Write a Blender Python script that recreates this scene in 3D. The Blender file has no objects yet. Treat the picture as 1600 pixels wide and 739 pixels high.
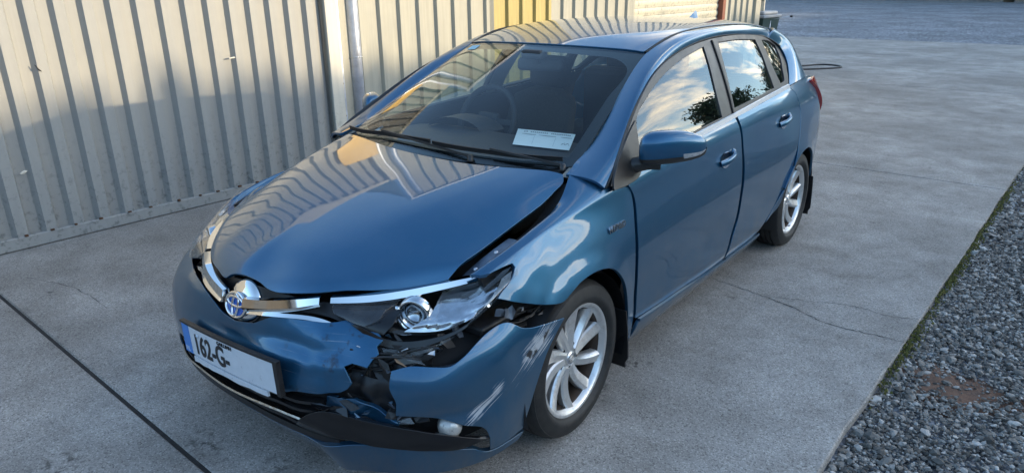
import bpy, bmesh, math, random
import numpy as np
from mathutils import Vector, Matrix
from mathutils.geometry import delaunay_2d_cdt
rnd = random.Random(7)
nrg = np.random.default_rng(5)
sc = bpy.context.scene
col = sc.collection
R = math.radians
# ------------------------------------------------------------------ camera
cam_d = bpy.data.cameras.new('camera')
cam = bpy.data.objects.new('camera', cam_d); col.objects.link(cam)
YAW, PITCH, ROLL = R(38.0806), R(20.0011), R(-.7003)
fw = Vector((-math.sin(YAW)*math.cos(PITCH), math.cos(YAW)*math.cos(PITCH), -math.sin(PITCH)))
rt = Vector((math.cos(YAW), math.sin(YAW), 0)); up = rt.cross(fw)
rt2 = rt*math.cos(ROLL)+up*math.sin(ROLL); up2 = -rt*math.sin(ROLL)+up*math.cos(ROLL)
mt = Matrix((rt2, up2, -fw)).transposed().to_4x4(); mt.translation = (2.1092, -2.0126, 1.6821)
cam.matrix_world = mt
cam_d.sensor_width = 36; cam_d.lens = 36*1096.9/1600
cam_d.clip_start = .05; cam_d.clip_end = 3000
sc.camera = cam
# ------------------------------------------------------------------ sky, sun, exposure
SUN_EL, SUN_AZ = R(10.5), R(27)          # azimuth measured from +x towards +y
sv = Vector((math.cos(SUN_EL)*math.cos(SUN_AZ), math.cos(SUN_EL)*math.sin(SUN_AZ), math.sin(SUN_EL)))
w = bpy.data.worlds.new('World'); sc.world = w; w.use_nodes = True
nt = w.node_tree; nt.nodes.clear()
def wn(t, **k):
    n = nt.nodes.new(t)
    for a, b in k.items(): setattr(n, a, b)
    return n
sky = wn('ShaderNodeTexSky', sky_type='NISHITA', sun_disc=False, sun_elevation=SUN_EL, sun_rotation=math.pi/2-SUN_AZ,
         altitude=50, air_density=1.0, dust_density=.4, ozone_density=2.8)
tc = wn('ShaderNodeTexCoord'); sep = wn('ShaderNodeSeparateXYZ'); nt.links.new(tc.outputs['Generated'], sep.inputs[0])
mx = wn('ShaderNodeMath', operation='MAXIMUM'); mx.inputs[1].default_value = .03; nt.links.new(sep.outputs['Z'], mx.inputs[0])
ad = wn('ShaderNodeMath', operation='ADD'); ad.inputs[1].default_value = .12; nt.links.new(mx.outputs[0], ad.inputs[0])
dv1 = wn('ShaderNodeMath', operation='DIVIDE'); nt.links.new(sep.outputs['X'], dv1.inputs[0]); nt.links.new(ad.outputs[0], dv1.inputs[1])
dv2 = wn('ShaderNodeMath', operation='DIVIDE'); nt.links.new(sep.outputs['Y'], dv2.inputs[0]); nt.links.new(ad.outputs[0], dv2.inputs[1])
cmb = wn('ShaderNodeCombineXYZ'); nt.links.new(dv1.outputs[0], cmb.inputs[0]); nt.links.new(dv2.outputs[0], cmb.inputs[1])
mp = wn('ShaderNodeMapping'); mp.inputs['Location'].default_value = (3.7, 1.9, .4); mp.inputs['Rotation'].default_value = (0, 0, R(28)); mp.inputs['Scale'].default_value = (2.6, .75, 1)
nt.links.new(cmb.outputs[0], mp.inputs['Vector'])
cn = wn('ShaderNodeTexNoise'); cn.inputs['Scale'].default_value = 1.6; cn.inputs['Detail'].default_value = 9; cn.inputs['Roughness'].default_value = .58
cn.inputs['Distortion'].default_value = .5
nt.links.new(mp.outputs[0], cn.inputs['Vector'])
cr = wn('ShaderNodeValToRGB'); cr.color_ramp.elements[0].position = .47; cr.color_ramp.elements[1].position = .68
cr.color_ramp.elements[0].color = (0, 0, 0, 1); cr.color_ramp.elements[1].color = (.85, .85, .85, 1)
nt.links.new(cn.outputs['Fac'], cr.inputs[0])
cmix = wn('ShaderNodeMixRGB'); cmix.inputs['Color2'].default_value = (11.5, 10.0, 7.6, 1)
# the cloud bank stands towards the low sun, the sky away from it is clear
cdt = wn('ShaderNodeVectorMath', operation='DOT_PRODUCT'); cdt.inputs[1].default_value = (.62, .78, 0); nt.links.new(tc.outputs['Generated'], cdt.inputs[0])
cel = wn('ShaderNodeMapRange'); cel.inputs['From Min'].default_value = .30; cel.inputs['From Max'].default_value = .66; nt.links.new(cdt.outputs['Value'], cel.inputs['Value'])
cfa = wn('ShaderNodeMath', operation='MULTIPLY'); nt.links.new(cr.outputs[0], cfa.inputs[0]); nt.links.new(cel.outputs[0], cfa.inputs[1])
nt.links.new(cfa.outputs[0], cmix.inputs['Fac']); nt.links.new(sky.outputs[0], cmix.inputs['Color1'])
bg = wn('ShaderNodeBackground'); bg.inputs['Strength'].default_value = .15
nt.links.new(cmix.outputs[0], bg.inputs['Color'])
wo = wn('ShaderNodeOutputWorld'); nt.links.new(bg.outputs[0], wo.inputs['Surface'])
sun_d = bpy.data.lights.new('sun', 'SUN'); sun_d.energy = 1.15; sun_d.angle = R(.53); sun_d.color = (1, .85, .62)
sun = bpy.data.objects.new('sun', sun_d); col.objects.link(sun)
sun.rotation_euler = sv.to_track_quat('Z', 'Y').to_euler()
sc.view_settings.view_transform = 'Standard'; sc.view_settings.look = 'None'
sc.view_settings.use_white_balance = True; sc.view_settings.white_balance_temperature = 7300     # the phone's own white balance for the shade
sc.view_settings.exposure = 2.25; sc.view_settings.gamma = 1
sc.render.film_transparent = False
sc.cycles.max_bounces = 8; sc.cycles.transparent_max_bounces = 12

# ------------------------------------------------------------------ materials
class NT:
    def __init__(s, name):
        s.m = bpy.data.materials.new(name); s.m.use_nodes = True; s.t = s.m.node_tree
        s.b = s.t.nodes['Principled BSDF']; s.o = s.t.nodes['Material Output']
    def n(s, t, ins=None, **k):
        x = s.t.nodes.new(t)
        for a, b in k.items(): setattr(x, a, b)
        for a, b in (ins or {}).items():
            if isinstance(b, bpy.types.NodeSocket): s.t.links.new(b, x.inputs[a])
            else: x.inputs[a].default_value = b
        return x
    def set(s, **k):
        for a, b in k.items():
            a = a.replace('_', ' ')
            if isinstance(b, bpy.types.NodeSocket): s.t.links.new(b, s.b.inputs[a])
            else: s.b.inputs[a].default_value = b
        return s
    def obj(s, scale=(1, 1, 1), rot=(0, 0, 0)):
        c = s.n('ShaderNodeTexCoord')
        return s.n('ShaderNodeMapping', {'Vector': c.outputs['Object'], 'Scale': scale, 'Rotation': rot}).outputs[0]
    def noise(s, vec, scale, detail=4, rough=.55, dist=0):
        return s.n('ShaderNodeTexNoise', {'Vector': vec, 'Scale': scale, 'Detail': detail, 'Roughness': rough, 'Distortion': dist}).outputs['Fac']
    def ramp(s, fac, *els):
        r = s.n('ShaderNodeValToRGB', {'Fac': fac}); e = r.color_ramp.elements
        while len(e) < len(els): e.new(.5)
        for x, (p, c) in zip(e, els):
            x.position = p; x.color = (c, c, c, 1) if not hasattr(c, '__len__') else tuple(c)+(1,)
        return r.outputs[0]
    def mix(s, fac, a, b, mode='MIX'):
        x = s.n('ShaderNodeMixRGB', {}, blend_type=mode)
        for k, v in (('Fac', fac), ('Color1', a), ('Color2', b)):
            if isinstance(v, bpy.types.NodeSocket): s.t.links.new(v, x.inputs[k])
            else: x.inputs[k].default_value = v if k == 'Fac' else tuple(v)+(1,)
        return x.outputs[0]
    def math(s, op, a, b=0, c=0):
        x = s.n('ShaderNodeMath', operation=op)
        for i, v in enumerate((a, b, c)):
            if isinstance(v, bpy.types.NodeSocket): s.t.links.new(v, x.inputs[i])
            else: x.inputs[i].default_value = v
        return x.outputs[0]
    def bump(s, h, strength=.3, dist=.01, normal=None):
        x = s.n('ShaderNodeBump', {'Height': h, 'Strength': strength, 'Distance': dist})
        if normal is not None: s.t.links.new(normal, x.inputs['Normal'])
        return x.outputs[0]
M = {}
def simple(name, c, rough=.5, metal=0, grain=0, gs=60, coat=0, spec=.5):
    t = NT(name); v = t.obj()
    if grain:
        n = t.noise(v, gs, 5, .6)
        colr = t.mix(1, c, t.ramp(n, (.25, 1-grain), (.75, 1+grain)), 'MULTIPLY')
        t.set(Base_Color=colr, Roughness=t.ramp(n, (.2, max(rough-.08, 0)), (.8, min(rough+.1, 1))))
    else: t.set(Base_Color=tuple(c)+(1,), Roughness=rough)
    t.set(Metallic=metal, Coat_Weight=coat, Specular_IOR_Level=spec); M[name] = t.m
    return t
def paint(name, scratch=0):
    t = NT(name); v = t.obj()
    fl = t.noise(v, 900, 2, .6)
    base = t.mix(fl, (.006, .080, .165), (.011, .115, .222))
    dust = t.noise(v, 4.5, 6, .62)
    base = t.mix(t.ramp(dust, (.45, 0.0), (.8, .10)), base, (.22, .24, .26))
    rough = .37
    zz = t.n('ShaderNodeSeparateXYZ', {0: v}).outputs[2]
    film = t.math('MULTIPLY', t.ramp(zz, (.15, .55), (.55, 0)), t.ramp(t.noise(t.obj((1, 1, .4)), 7, 6, .65), (.35, 0), (.7, 1)))
    base = t.mix(film, base, (.16, .155, .145))
    spots = t.noise(v, 260, 2, .5)
    base = t.mix(t.ramp(spots, (.74, 0), (.78, .25)), base, (.2, .21, .22))
    coat_r = t.ramp(dust, (.3, .012), (.8, .05))
    metal = .72
    if scratch == 1:
        # long scrape marks running back and up over the bumper corner
        s = t.n('ShaderNodeSeparateXYZ', {0: v}); X, Y, Z = s.outputs
        a = t.math('ADD', t.math('MULTIPLY', Y, .80), t.math('MULTIPLY', Z, .60))
        c = t.math('SUBTRACT', t.math('MULTIPLY', Z, .80), t.math('MULTIPLY', Y, .60))
        cv = t.n('ShaderNodeCombineXYZ', {0: t.math('MULTIPLY', a, 5.0), 1: t.math('MULTIPLY', c, 150), 2: 0}).outputs[0]
        st = t.noise(cv, 1, 4, .62)
        big = t.noise(v, 13, 3, .5)
        def blob(y0, z0, ra, rc):
            da = t.math('DIVIDE', t.math('SUBTRACT', a, y0*.8+z0*.6), ra); dc = t.math('DIVIDE', t.math('SUBTRACT', c, z0*.8-y0*.6), rc)
            d = t.math('SQRT', t.math('ADD', t.math('MULTIPLY', da, da), t.math('MULTIPLY', dc, dc)))
            return t.math('SUBTRACT', 1, t.math('MINIMUM', d, 1))
        mask = t.math('MAXIMUM', blob(-.30, .515, .20, .075), t.math('MULTIPLY', blob(-.52, .40, .22, .04), .9))
        val = t.math('ADD', st, t.math('MULTIPLY', mask, .40))
        val = t.math('ADD', val, t.math('MULTIPLY', t.math('SUBTRACT', big, .5), .35))
        f = t.ramp(val, (.71, 0), (.79, 1))
        f = t.math('MULTIPLY', f, t.ramp(mask, (.02, 0), (.2, 1)))
        base = t.mix(t.math('MULTIPLY', f, .85), base, (.50, .53, .55))
        deep = t.math('MULTIPLY', t.ramp(t.noise(v, 15, 3, .5), (.54, 0), (.58, 1)), t.ramp(blob(-.315, .525, .12, .045), (.2, 0), (.4, 1)))
        base = t.mix(deep, base, (.025, .025, .027))
        f = t.math('MAXIMUM', f, deep)
        t.set(Coat_Weight=t.math('SUBTRACT', 1, f)); metal = t.math('MULTIPLY', t.math('SUBTRACT', 1, f), .62)
    elif scratch == 2:
        # fine scuffs all over the torn middle of the bumper
        cv = t.obj((2.0, 2.0, 75), (0, R(9), 0)); st = t.noise(cv, 2.2, 5, .65)
        sp = t.n('ShaderNodeSeparateXYZ', {0: v}).outputs
        m = t.math('MULTIPLY', t.ramp(sp[0], (.10, 0), (.30, 1)), t.ramp(t.noise(v, 9, 3, .5), (.42, 0), (.62, 1)))
        f = t.math('MULTIPLY', t.ramp(st, (.60, 0), (.70, 1)), m)
        base = t.mix(t.math('MULTIPLY', f, .55), base, (.34, .37, .40))
        dk = t.math('MULTIPLY', t.ramp(t.noise(v, 14, 4, .6), (.58, 0), (.66, 1)), t.ramp(sp[0], (.2, 0), (.36, .75)))
        base = t.mix(dk, base, (.02, .025, .035))
        f = t.math('MAXIMUM', f, dk)
        wearm = t.ramp(sp[0], (.08, 0), (.28, 1))
        t.set(Coat_Weight=t.math('SUBTRACT', 1, t.math('MAXIMUM', t.math('MULTIPLY', f, .8), t.math('MULTIPLY', wearm, .45)))); rough = t.math('ADD', .30, t.math('MULTIPLY', wearm, .12))
        coat_r = t.math('ADD', .02, t.math('MULTIPLY', wearm, .10))
    else: t.set(Coat_Weight=1.0)
    t.set(Base_Color=base, Metallic=metal, Roughness=rough, Coat_Roughness=coat_r, Coat_IOR=1.48)
    M[name] = t.m
paint('paint'); paint('paint_scraped', 1); paint('paint_scuffed', 2)
simple('black_plastic', (.012, .012, .013), .42, grain=.25, gs=40)
simple('black_gloss', (.006, .006, .007), .16, spec=.5)
simple('frame_black', (.022, .021, .021), .33, grain=.15, gs=15)
simple('sail_black', (.03, .027, .025), .38, grain=.15, gs=15)
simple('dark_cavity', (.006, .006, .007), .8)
simple('rubber_seal', (.01, .01, .01), .6)
simple('chrome', (.78, .77, .75), .07, 1)
simple('chrome_dirty', (.62, .61, .58), .18, 1, grain=.15, gs=30)
simple('bright_trim', (.75, .76, .78), .16, 1)
simple('satin_trim', (.80, .80, .80), .28, .35)
simple('bracket_metal', (.10, .13, .17), .35, .6, grain=.4, gs=30)
simple('projector_metal', (.62, .63, .64), .16, 1, grain=.2, gs=45)
simple('emblem_blue', (.0, .10, .45), .15, coat=1)
simple('plate_white', (.66, .69, .72), .3, grain=.06, gs=25)
simple('plate_blue', (.02, .22, .62), .3)
simple('print_black', (.012, .012, .014), .45)
simple('print_white', (.6, .66, .72), .45)
simple('paper_white', (.72, .78, .80), .6, grain=.03, gs=20)
simple('print_grey', (.10, .14, .18), .6)
simple('paper_line', (.30, .40, .46), .6)
simple('lamp_amber', (.55, .16, .03), .3)
simple('interior_dark', (.03, .03, .032), .7, grain=.25, gs=80)
simple('dash_dark', (.034, .035, .038), .55, grain=.3, gs=120)
simple('seat_fabric', (.05, .046, .043), .9, grain=.4, gs=150)
simple('headliner', (.30, .29, .26), .9, grain=.08, gs=60)
simple('indicator_grey', (.50, .49, .46), .3, .5, grain=.3, gs=60)
simple('pillar_trim', (.26, .25, .22), .6, grain=.06, gs=60)
simple('blue_sticker', (.12, .45, .60), .4)
def tyre():
    t = NT('tyre_rubber'); v = t.obj(); n = t.noise(v, 35, 5, .6)
    t.set(Base_Color=t.ramp(n, (.3, (.010, .010, .010)), (.75, (.026, .025, .023))), Roughness=.62)
    M['tyre_rubber'] = t.m
tyre()
def alloy():
    t = NT('alloy'); v = t.obj(); n = t.noise(v, 22, 6, .65)
    f = t.ramp(n, (.5, 0), (.75, .55))
    t.set(Base_Color=t.mix(f, (.72, .72, .71), (.24, .19, .15)), Metallic=t.math('SUBTRACT', .85, t.math('MULTIPLY', f, .8)), Roughness=.36)
    M['alloy'] = t.m
    t = NT('brake_rust_gap_shade'); v = t.obj(); n = t.noise(v, 30, 5, .6)
    t.set(Base_Color=t.mix(n, (.03, .027, .025), (.10, .06, .04)), Metallic=.5, Roughness=.5); M['brake_rust_gap_shade'] = t.m  # rusty brake metal, kept dark so the spoke gaps read as shade
alloy()
def glass(name, tint, ior=1.52, rough=0.0, dirt=.03):
    t = NT(name)
    lw = t.n('ShaderNodeLayerWeight', {'Blend': .5}); f0 = ((ior-1)/(ior+1))**2
    fr = t.n('ShaderNodeMath', {0: t.math('POWER', lw.outputs['Facing'], 4.6), 1: 1-f0, 2: f0}, operation='MULTIPLY_ADD')
    tr = t.n('ShaderNodeBsdfTransparent', {'Color': tuple(tint)+(1,)})
    gl = t.n('ShaderNodeBsdfGlossy', {'Color': (1, 1, 1, 1), 'Roughness': rough})
    mx = t.n('ShaderNodeMixShader', {0: fr.outputs[0], 1: tr.outputs[0], 2: gl.outputs[0]})
    df = t.n('ShaderNodeBsdfDiffuse', {'Color': (.5, .5, .48, 1)})
    n = t.ramp(t.noise(t.obj(), 7, 6, .65), (.4, 0), (.85, dirt*2.5))
    mx2 = t.n('ShaderNodeMixShader', {0: n, 1: mx.outputs[0], 2: df.outputs[0]})
    t.t.links.new(mx2.outputs[0], t.o.inputs['Surface']); t.t.nodes.remove(t.b)
    M[name] = t.m
glass('windscreen_glass', (.88, .95, .92), 1.52, dirt=.003)
glass('side_glass', (.60, .68, .64), 1.9, dirt=.006)
glass('lens_clear', (.86, .88, .90), 1.5, .02, .05)
def tail_red():
    t = NT('tail_red'); t.set(Base_Color=(.42, .012, .02, 1), Roughness=.1, Coat_Weight=1.0); M['tail_red'] = t.m
tail_red()
RZ0 = -R(2.6)
def concrete():
    t = NT('concrete'); v = t.obj()
    big = t.noise(v, .55, 6, .6); mid = t.noise(v, 3.2, 7, .68); fine = t.noise(v, 75, 4, .75); vor = t.n('ShaderNodeTexVoronoi', {'Vector': v, 'Scale': 210}).outputs['Color']
    sp = t.n('ShaderNodeSeparateXYZ', {0: vor}).outputs[0]
    c = t.ramp(mid, (.28, (.225, .209, .190)), (.5, (.35, .331, .306)), (.75, (.47, .449, .422)))
    c = t.mix(t.ramp(big, (.38, 0), (.62, .7)), c, (.19, .178, .162))
    c = t.mix(.9, c, t.ramp(sp, (.02, .45), (.2, .92), (.8, 1.05), (.97, 1.5)), 'MULTIPLY')
    c = t.mix(.6, c, t.ramp(fine, (.3, .7), (.72, 1.2)), 'MULTIPLY')
    # dark oil spots
    o = t.noise(t.obj((1, 1, 1)), 2.9, 3, .5); o2 = t.noise(v, 17, 4, .6)
    spot = t.math('MULTIPLY', t.ramp(o, (.60, 0), (.70, 1)), t.ramp(o2, (.60, 0), (.70, .7)))
    c = t.mix(spot, c, (.06, .058, .055))
    sx = t.n('ShaderNodeSeparateXYZ', {0: v}).outputs
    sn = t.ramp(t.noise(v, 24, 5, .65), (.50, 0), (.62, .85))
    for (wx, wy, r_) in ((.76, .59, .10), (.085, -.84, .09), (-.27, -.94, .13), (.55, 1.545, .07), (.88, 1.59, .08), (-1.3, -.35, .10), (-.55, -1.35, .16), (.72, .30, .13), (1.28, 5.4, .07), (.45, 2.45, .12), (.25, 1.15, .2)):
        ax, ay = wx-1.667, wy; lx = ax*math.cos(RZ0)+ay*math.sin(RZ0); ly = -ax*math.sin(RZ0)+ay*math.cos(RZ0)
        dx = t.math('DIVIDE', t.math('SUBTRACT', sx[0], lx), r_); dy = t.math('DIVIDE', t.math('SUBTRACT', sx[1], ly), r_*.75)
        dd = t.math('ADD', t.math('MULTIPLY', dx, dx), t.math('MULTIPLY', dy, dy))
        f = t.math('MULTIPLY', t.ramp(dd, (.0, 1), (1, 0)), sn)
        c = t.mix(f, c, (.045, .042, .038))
    # pale scuffs
    s = t.noise(t.obj((1, .22, 1), (0, 0, R(25))), 6, 6, .7)
    c = t.mix(t.ramp(s, (.62, 0), (.8, .35)), c, (.40, .395, .385))
    h = t.math('ADD', t.math('MULTIPLY', fine, .6), t.math('MULTIPLY', sp, .5))
    t.set(Base_Color=c, Roughness=.9, Specular_IOR_Level=.25, Normal=t.bump(h, .55, .0025)); M['concrete'] = t.m
    t = NT('joint_fill'); n = t.noise(t.obj(), 60, 4, .7)
    t.set(Base_Color=t.ramp(n, (.3, .012), (.7, .04)), Roughness=.95); M['joint_fill'] = t.m
concrete()
def gravel():
    t = NT('gravel_ground'); v = t.obj()
    vo = t.n('ShaderNodeTexVoronoi', {'Vector': v, 'Scale': 40, 'Randomness': 1.0}); cl = t.n('ShaderNodeSeparateXYZ', {0: vo.outputs['Color']}).outputs[0]
    vo2 = t.n('ShaderNodeTexVoronoi', {'Vector': v, 'Scale': 21}); cl2 = t.n('ShaderNodeSeparateXYZ', {0: vo2.outputs['Color']}).outputs[1]
    mid = t.noise(v, .5, 9, .75)
    c = t.ramp(cl, (.05, (.055, .058, .064)), (.45, (.15, .158, .172)), (.8, (.25, .262, .285)), (.97, (.45, .46, .48)))
    c = t.mix(.45, c, t.ramp(cl2, (.1, .6), (.9, 1.5)), 'MULTIPLY')
    c = t.mix(.8, c, t.ramp(mid, (.3, .5), (.7, 1.5)), 'MULTIPLY')
    h = t.math('SUBTRACT', 1, vo.outputs['Distance'])
    t.set(Base_Color=c, Roughness=.92, Specular_IOR_Level=.25, Normal=t.bump(h, 1.0, .012)); M['gravel_ground'] = t.m
    t = NT('gravel_stone'); g = t.n('ShaderNodeNewGeometry'); r = g.outputs['Random Per Island']
    n = t.noise(t.obj(), 120, 3, .6)
    c = t.ramp(r, (0, (.06, .054, .047)), (.5, (.178, .165, .148)), (.85, (.30, .28, .255)), (1, (.50, .475, .44)))
    c = t.mix(.5, c, t.ramp(n, (.3, .7), (.7, 1.25)), 'MULTIPLY')
    t.set(Base_Color=c, Roughness=.85, Specular_IOR_Level=.3); M['gravel_stone'] = t.m
    t = NT('soil_red'); n = t.noise(t.obj(), 22, 6, .7)
    t.set(Base_Color=t.ramp(n, (.3, (.07, .045, .035)), (.6, (.16, .085, .055)), (.8, (.22, .15, .11))), Roughness=.95, Normal=t.bump(n, .8, .012)); M['soil_red'] = t.m
    t = NT('moss_green'); n = t.noise(t.obj(), 60, 4, .6)
    t.set(Base_Color=t.ramp(n, (.3, (.05, .05, .015)), (.7, (.16, .15, .035))), Roughness=.95); M['moss_green'] = t.m
gravel()
def sheet(name, c, c2, streak=.25):
    t = NT(name); v = t.obj()
    st = t.noise(t.obj((9, 9, .5)), 3, 6, .65); bl = t.noise(v, 2.2, 6, .65); sm = t.noise(v, 21, 5, .7)
    b = t.mix(t.ramp(bl, (.35, 0), (.7, .7)), c, c2)
    b = t.mix(streak, b, t.ramp(st, (.3, .6), (.7, 1.25)), 'MULTIPLY')
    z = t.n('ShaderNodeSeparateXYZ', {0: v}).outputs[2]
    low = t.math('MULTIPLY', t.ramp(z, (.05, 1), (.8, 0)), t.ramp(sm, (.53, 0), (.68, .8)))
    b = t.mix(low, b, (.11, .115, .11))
    t.set(Base_Color=b, Roughness=t.ramp(sm, (.3, .45), (.7, .62)), Specular_IOR_Level=.4, Normal=t.bump(bl, .15, .01)); M[name] = t.m
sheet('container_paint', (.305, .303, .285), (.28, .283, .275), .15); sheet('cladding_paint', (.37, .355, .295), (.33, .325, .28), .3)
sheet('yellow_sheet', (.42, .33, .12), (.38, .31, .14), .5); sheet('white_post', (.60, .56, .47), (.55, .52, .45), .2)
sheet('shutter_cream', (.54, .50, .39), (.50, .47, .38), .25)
simple('sign_yellow', (.85, .47, .03), .4, grain=.08, gs=5)
simple('shed_brown', (.13, .11, .09), .8, grain=.3, gs=2); simple('roof_grey', (.12, .12, .12), .8, grain=.2, gs=3)
simple('red_oxide', (.20, .06, .035), .6, grain=.3, gs=12)
simple('galvanised', (.48, .52, .60), .38, .55, grain=.2, gs=14)
simple('zinc', (.55, .57, .60), .35, .8)
simple('bin_green', (.02, .05, .045), .45, grain=.2, gs=10)
simple('bin_lid_grey', (.26, .28, .30), .5, grain=.15, gs=10)
simple('sticker_yellow', (.75, .60, .05), .5); simple('sticker_blue', (.05, .10, .5), .5); simple('sticker_white', (.75, .75, .75), .5)
simple('hose_black', (.01, .01, .012), .5)
simple('bark', (.06, .045, .03), .9, grain=.4, gs=20)
simple('rust', (.09, .04, .02), .9, grain=.4, gs=60)
def leaf():
    for nm, a, b in (('leaf_dark', (.025, .042, .014), (.06, .09, .03)), ('leaf_mid', (.035, .055, .018), (.08, .11, .035))):
        t = NT(nm); r = t.n('ShaderNodeNewGeometry').outputs['Random Per Island']
        t.set(Base_Color=t.mix(r, a, b), Roughness=.6); M[nm] = t.m
    t = NT('hill_green'); n = t.noise(t.obj(), .05, 5, .6); t.set(Base_Color=t.mix(n, (.05, .07, .03), (.09, .10, .05)), Roughness=1); M['hill_green'] = t.m
leaf()

def spline_w(xs, xq):
    """weights W (len(xq), len(xs)) of the natural cubic spline through knots xs"""
    xs = np.asarray(xs, float); xq = np.atleast_1d(np.asarray(xq, float)); n = len(xs)
    I = np.eye(n); h = np.diff(xs)
    A = np.eye(n); B = np.zeros((n, n))
    for i in range(1, n-1):
        A[i, i-1] = h[i-1]; A[i, i] = 2*(h[i-1]+h[i]); A[i, i+1] = h[i]
        B[i] = 6*((I[i+1]-I[i])/h[i] - (I[i]-I[i-1])/h[i-1])
    M = np.linalg.solve(A, B)
    k = np.clip(np.searchsorted(xs, xq)-1, 0, n-2)
    x0 = xs[k]; hh = h[k]; t = (xq-x0)/hh
    a = 1-t; b = t
    W = a[:, None]*I[k]+b[:, None]*I[k+1]+((a**3-a)[:, None]*M[k]+(b**3-b)[:, None]*M[k+1])*(hh*hh/6)[:, None]
    # linear extrapolation
    lo = xq < xs[0]; hi = xq > xs[-1]
    if lo.any():
        s = (I[1]-I[0])/h[0]-h[0]*(2*M[0]+M[1])/6
        W[lo] = I[0]+(xq[lo]-xs[0])[:, None]*s
    if hi.any():
        s = (I[-1]-I[-2])/h[-1]+h[-1]*(2*M[-1]+M[-2])/6
        W[hi] = I[-1]+(xq[hi]-xs[-1])[:, None]*s
    return W
class Surf:
    """smooth surface through feature lines; each line: rows (u, x, y, z); lines sit at v = ts"""
    def __init__(self, lines, ts=None, flip=False):
        self.lines = [np.array(l, float) for l in lines]
        self.ts = np.arange(len(lines), dtype=float) if ts is None else np.array(ts, float)
        self.flip = flip
    def P(self, u, v):
        u = np.atleast_1d(np.asarray(u, float)); v = np.atleast_1d(np.asarray(v, float))
        Wv = spline_w(self.ts, v); out = np.zeros((len(u), 3))
        for k, l in enumerate(self.lines):
            out += Wv[:, k:k+1]*(spline_w(l[:, 0], u)@l[:, 1:])
        return out
    def N(self, u, v, e=2e-3):
        du = self.P(u+e, v)-self.P(u-e, v); dv = self.P(u, v+e)-self.P(u, v-e)
        n = np.cross(du, dv); n /= np.linalg.norm(n, axis=1)[:, None]+1e-12
        return -n if self.flip else n
def ylines(ys, *rows):
    """rows of (xs, zs) over stations ys -> lines for Surf with u = y"""
    out = []
    for xs, zs in rows:
        xs = xs if hasattr(xs, '__len__') else [xs]*len(ys)
        zs = zs if hasattr(zs, '__len__') else [zs]*len(ys)
        out.append([(y, x, y, z) for y, x, z in zip(ys, xs, zs)])
    return out
# ---------- body surfaces, car frame: x to the car's left, y to its rear, z up, front axle at y = 0
SIDE = Surf(ylines([.30, .8, 1.4, 2.0, 2.6, 3.0, 3.2, 3.36],
    ([.78, .78, .78, .78, .78, .75, .66, .48], .165),
    ([.842, .842, .842, .842, .842, .81, .72, .52], .285),
    ([.855, .850, .850, .856, .862, .828, .75, .56], .45),
    ([.873, .868, .868, .873, .874, .838, .765, .59], [.64, .645, .65, .66, .67, .67, .67, .67]),
    ([.843, .844, .845, .845, .842, .810, .75, .59], [.846, .855, .865, .878, .89, .89, .885, .88]),
    ([.826, .825, .822, .815, .796, .757, .70, .54], [.925, .955, .975, 1.0, 1.015, 1.01, .995, .985]),
    ([.812, .806, .797, .785, .762, .73, .68, .53], [.95, .99, 1.018, 1.045, 1.065, 1.06, 1.045, 1.03])),
    ts=[0, 1, 2, 3, 4, 4.7, 5], flip=False)
FEND = Surf(ylines([-.52, -.35, -.15, .05, .2, .33, .45],
    ([.74, .82, .84, .842, .842, .842, .842], .285),
    ([.80, .850, .862, .862, .858, .855, .854], .45),
    ([.812, .858, .878, .881, .879, .875, .872], [.62, .635, .65, .655, .65, .645, .64]),
    ([.755, .790, .808, .816, .826, .836, .842], [.745, .792, .828, .842, .846, .847, .848]),
    ([.735, .765, .784, .793, .806, .815, .819], [.768, .820, .868, .894, .913, .927, .938]),
    ([.70, .740, .752, .755, .760, .764, .765], [.772, .826, .876, .916, .952, .983, 1.004]),
    ([.675, .722, .729, .712, .667, .642, .622], [.755, .808, .856, .916, .997, 1.028, 1.075])),
    ts=[0, 1, 2, 3, 4, 5, 6])
FENDR = Surf([[(u, x, y, z-d) for u, x, y, z in l] for l, d in zip(FEND.lines, (0, 0, 0, .02, .055, .075, .065))])
GH = Surf(ylines([.2, .8, 1.5, 2.1, 2.6, 2.9],
    ([.826, .806, .796, .783, .757, .725], [.935, .99, 1.02, 1.045, 1.06, 1.06]),
    ([.766, .748, .735, .722, .688, .652], [1.06, 1.12, 1.15, 1.165, 1.165, 1.155]),
    ([.695, .675, .662, .65, .615, .575], [1.19, 1.26, 1.29, 1.29, 1.275, 1.25]),
    ([.625, .602, .594, .583, .55, .51], [1.31, 1.385, 1.405, 1.40, 1.375, 1.345])))
_A = [(.17, .668, .985), (.216, .661, .999), (.319, .644, 1.025), (.414, .629, 1.06), (.513, .613, 1.108), (.615, .597, 1.164), (.723, .579, 1.223), (.836, .562, 1.281), (.957, .546, 1.333), (1.03, .54, 1.362), (1.2, .546, 1.408), (1.42, .542, 1.431), (1.75, .535, 1.437), (2.24, .525, 1.422), (2.66, .512, 1.383), (2.95, .49, 1.335)]
_B = [(.22, .812, .940), (.41, .765, 1.045), (.60, .713, 1.153), (.87, .652, 1.280), (1.18, .619, 1.353), (1.535, .603, 1.388), (1.84, .594, 1.390), (2.26, .590, 1.364), (2.58, .597, 1.312), (2.70, .618, 1.265)]
def _cant():
    A = np.array(_A); B = np.array(_B)
    s = np.linspace(0, 1, 13)
    def rs(Q):
        d = np.r_[0, np.cumsum(np.linalg.norm(np.diff(Q, axis=0), axis=1))]; return spline_w(d/d[-1], s)@Q
    a = rs(A); b = rs(B)
    a = a[:, [1, 0, 2]]; b = b[:, [1, 0, 2]]
    m1 = a*.66+b*.34; m2 = a*.3+b*.7
    out = np.array([.75, 0, .66])
    m1 = m1+out*.016; m2 = m2+out*.018
    return [np.c_[s, c] for c in (b, m2, m1, a)]
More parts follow.
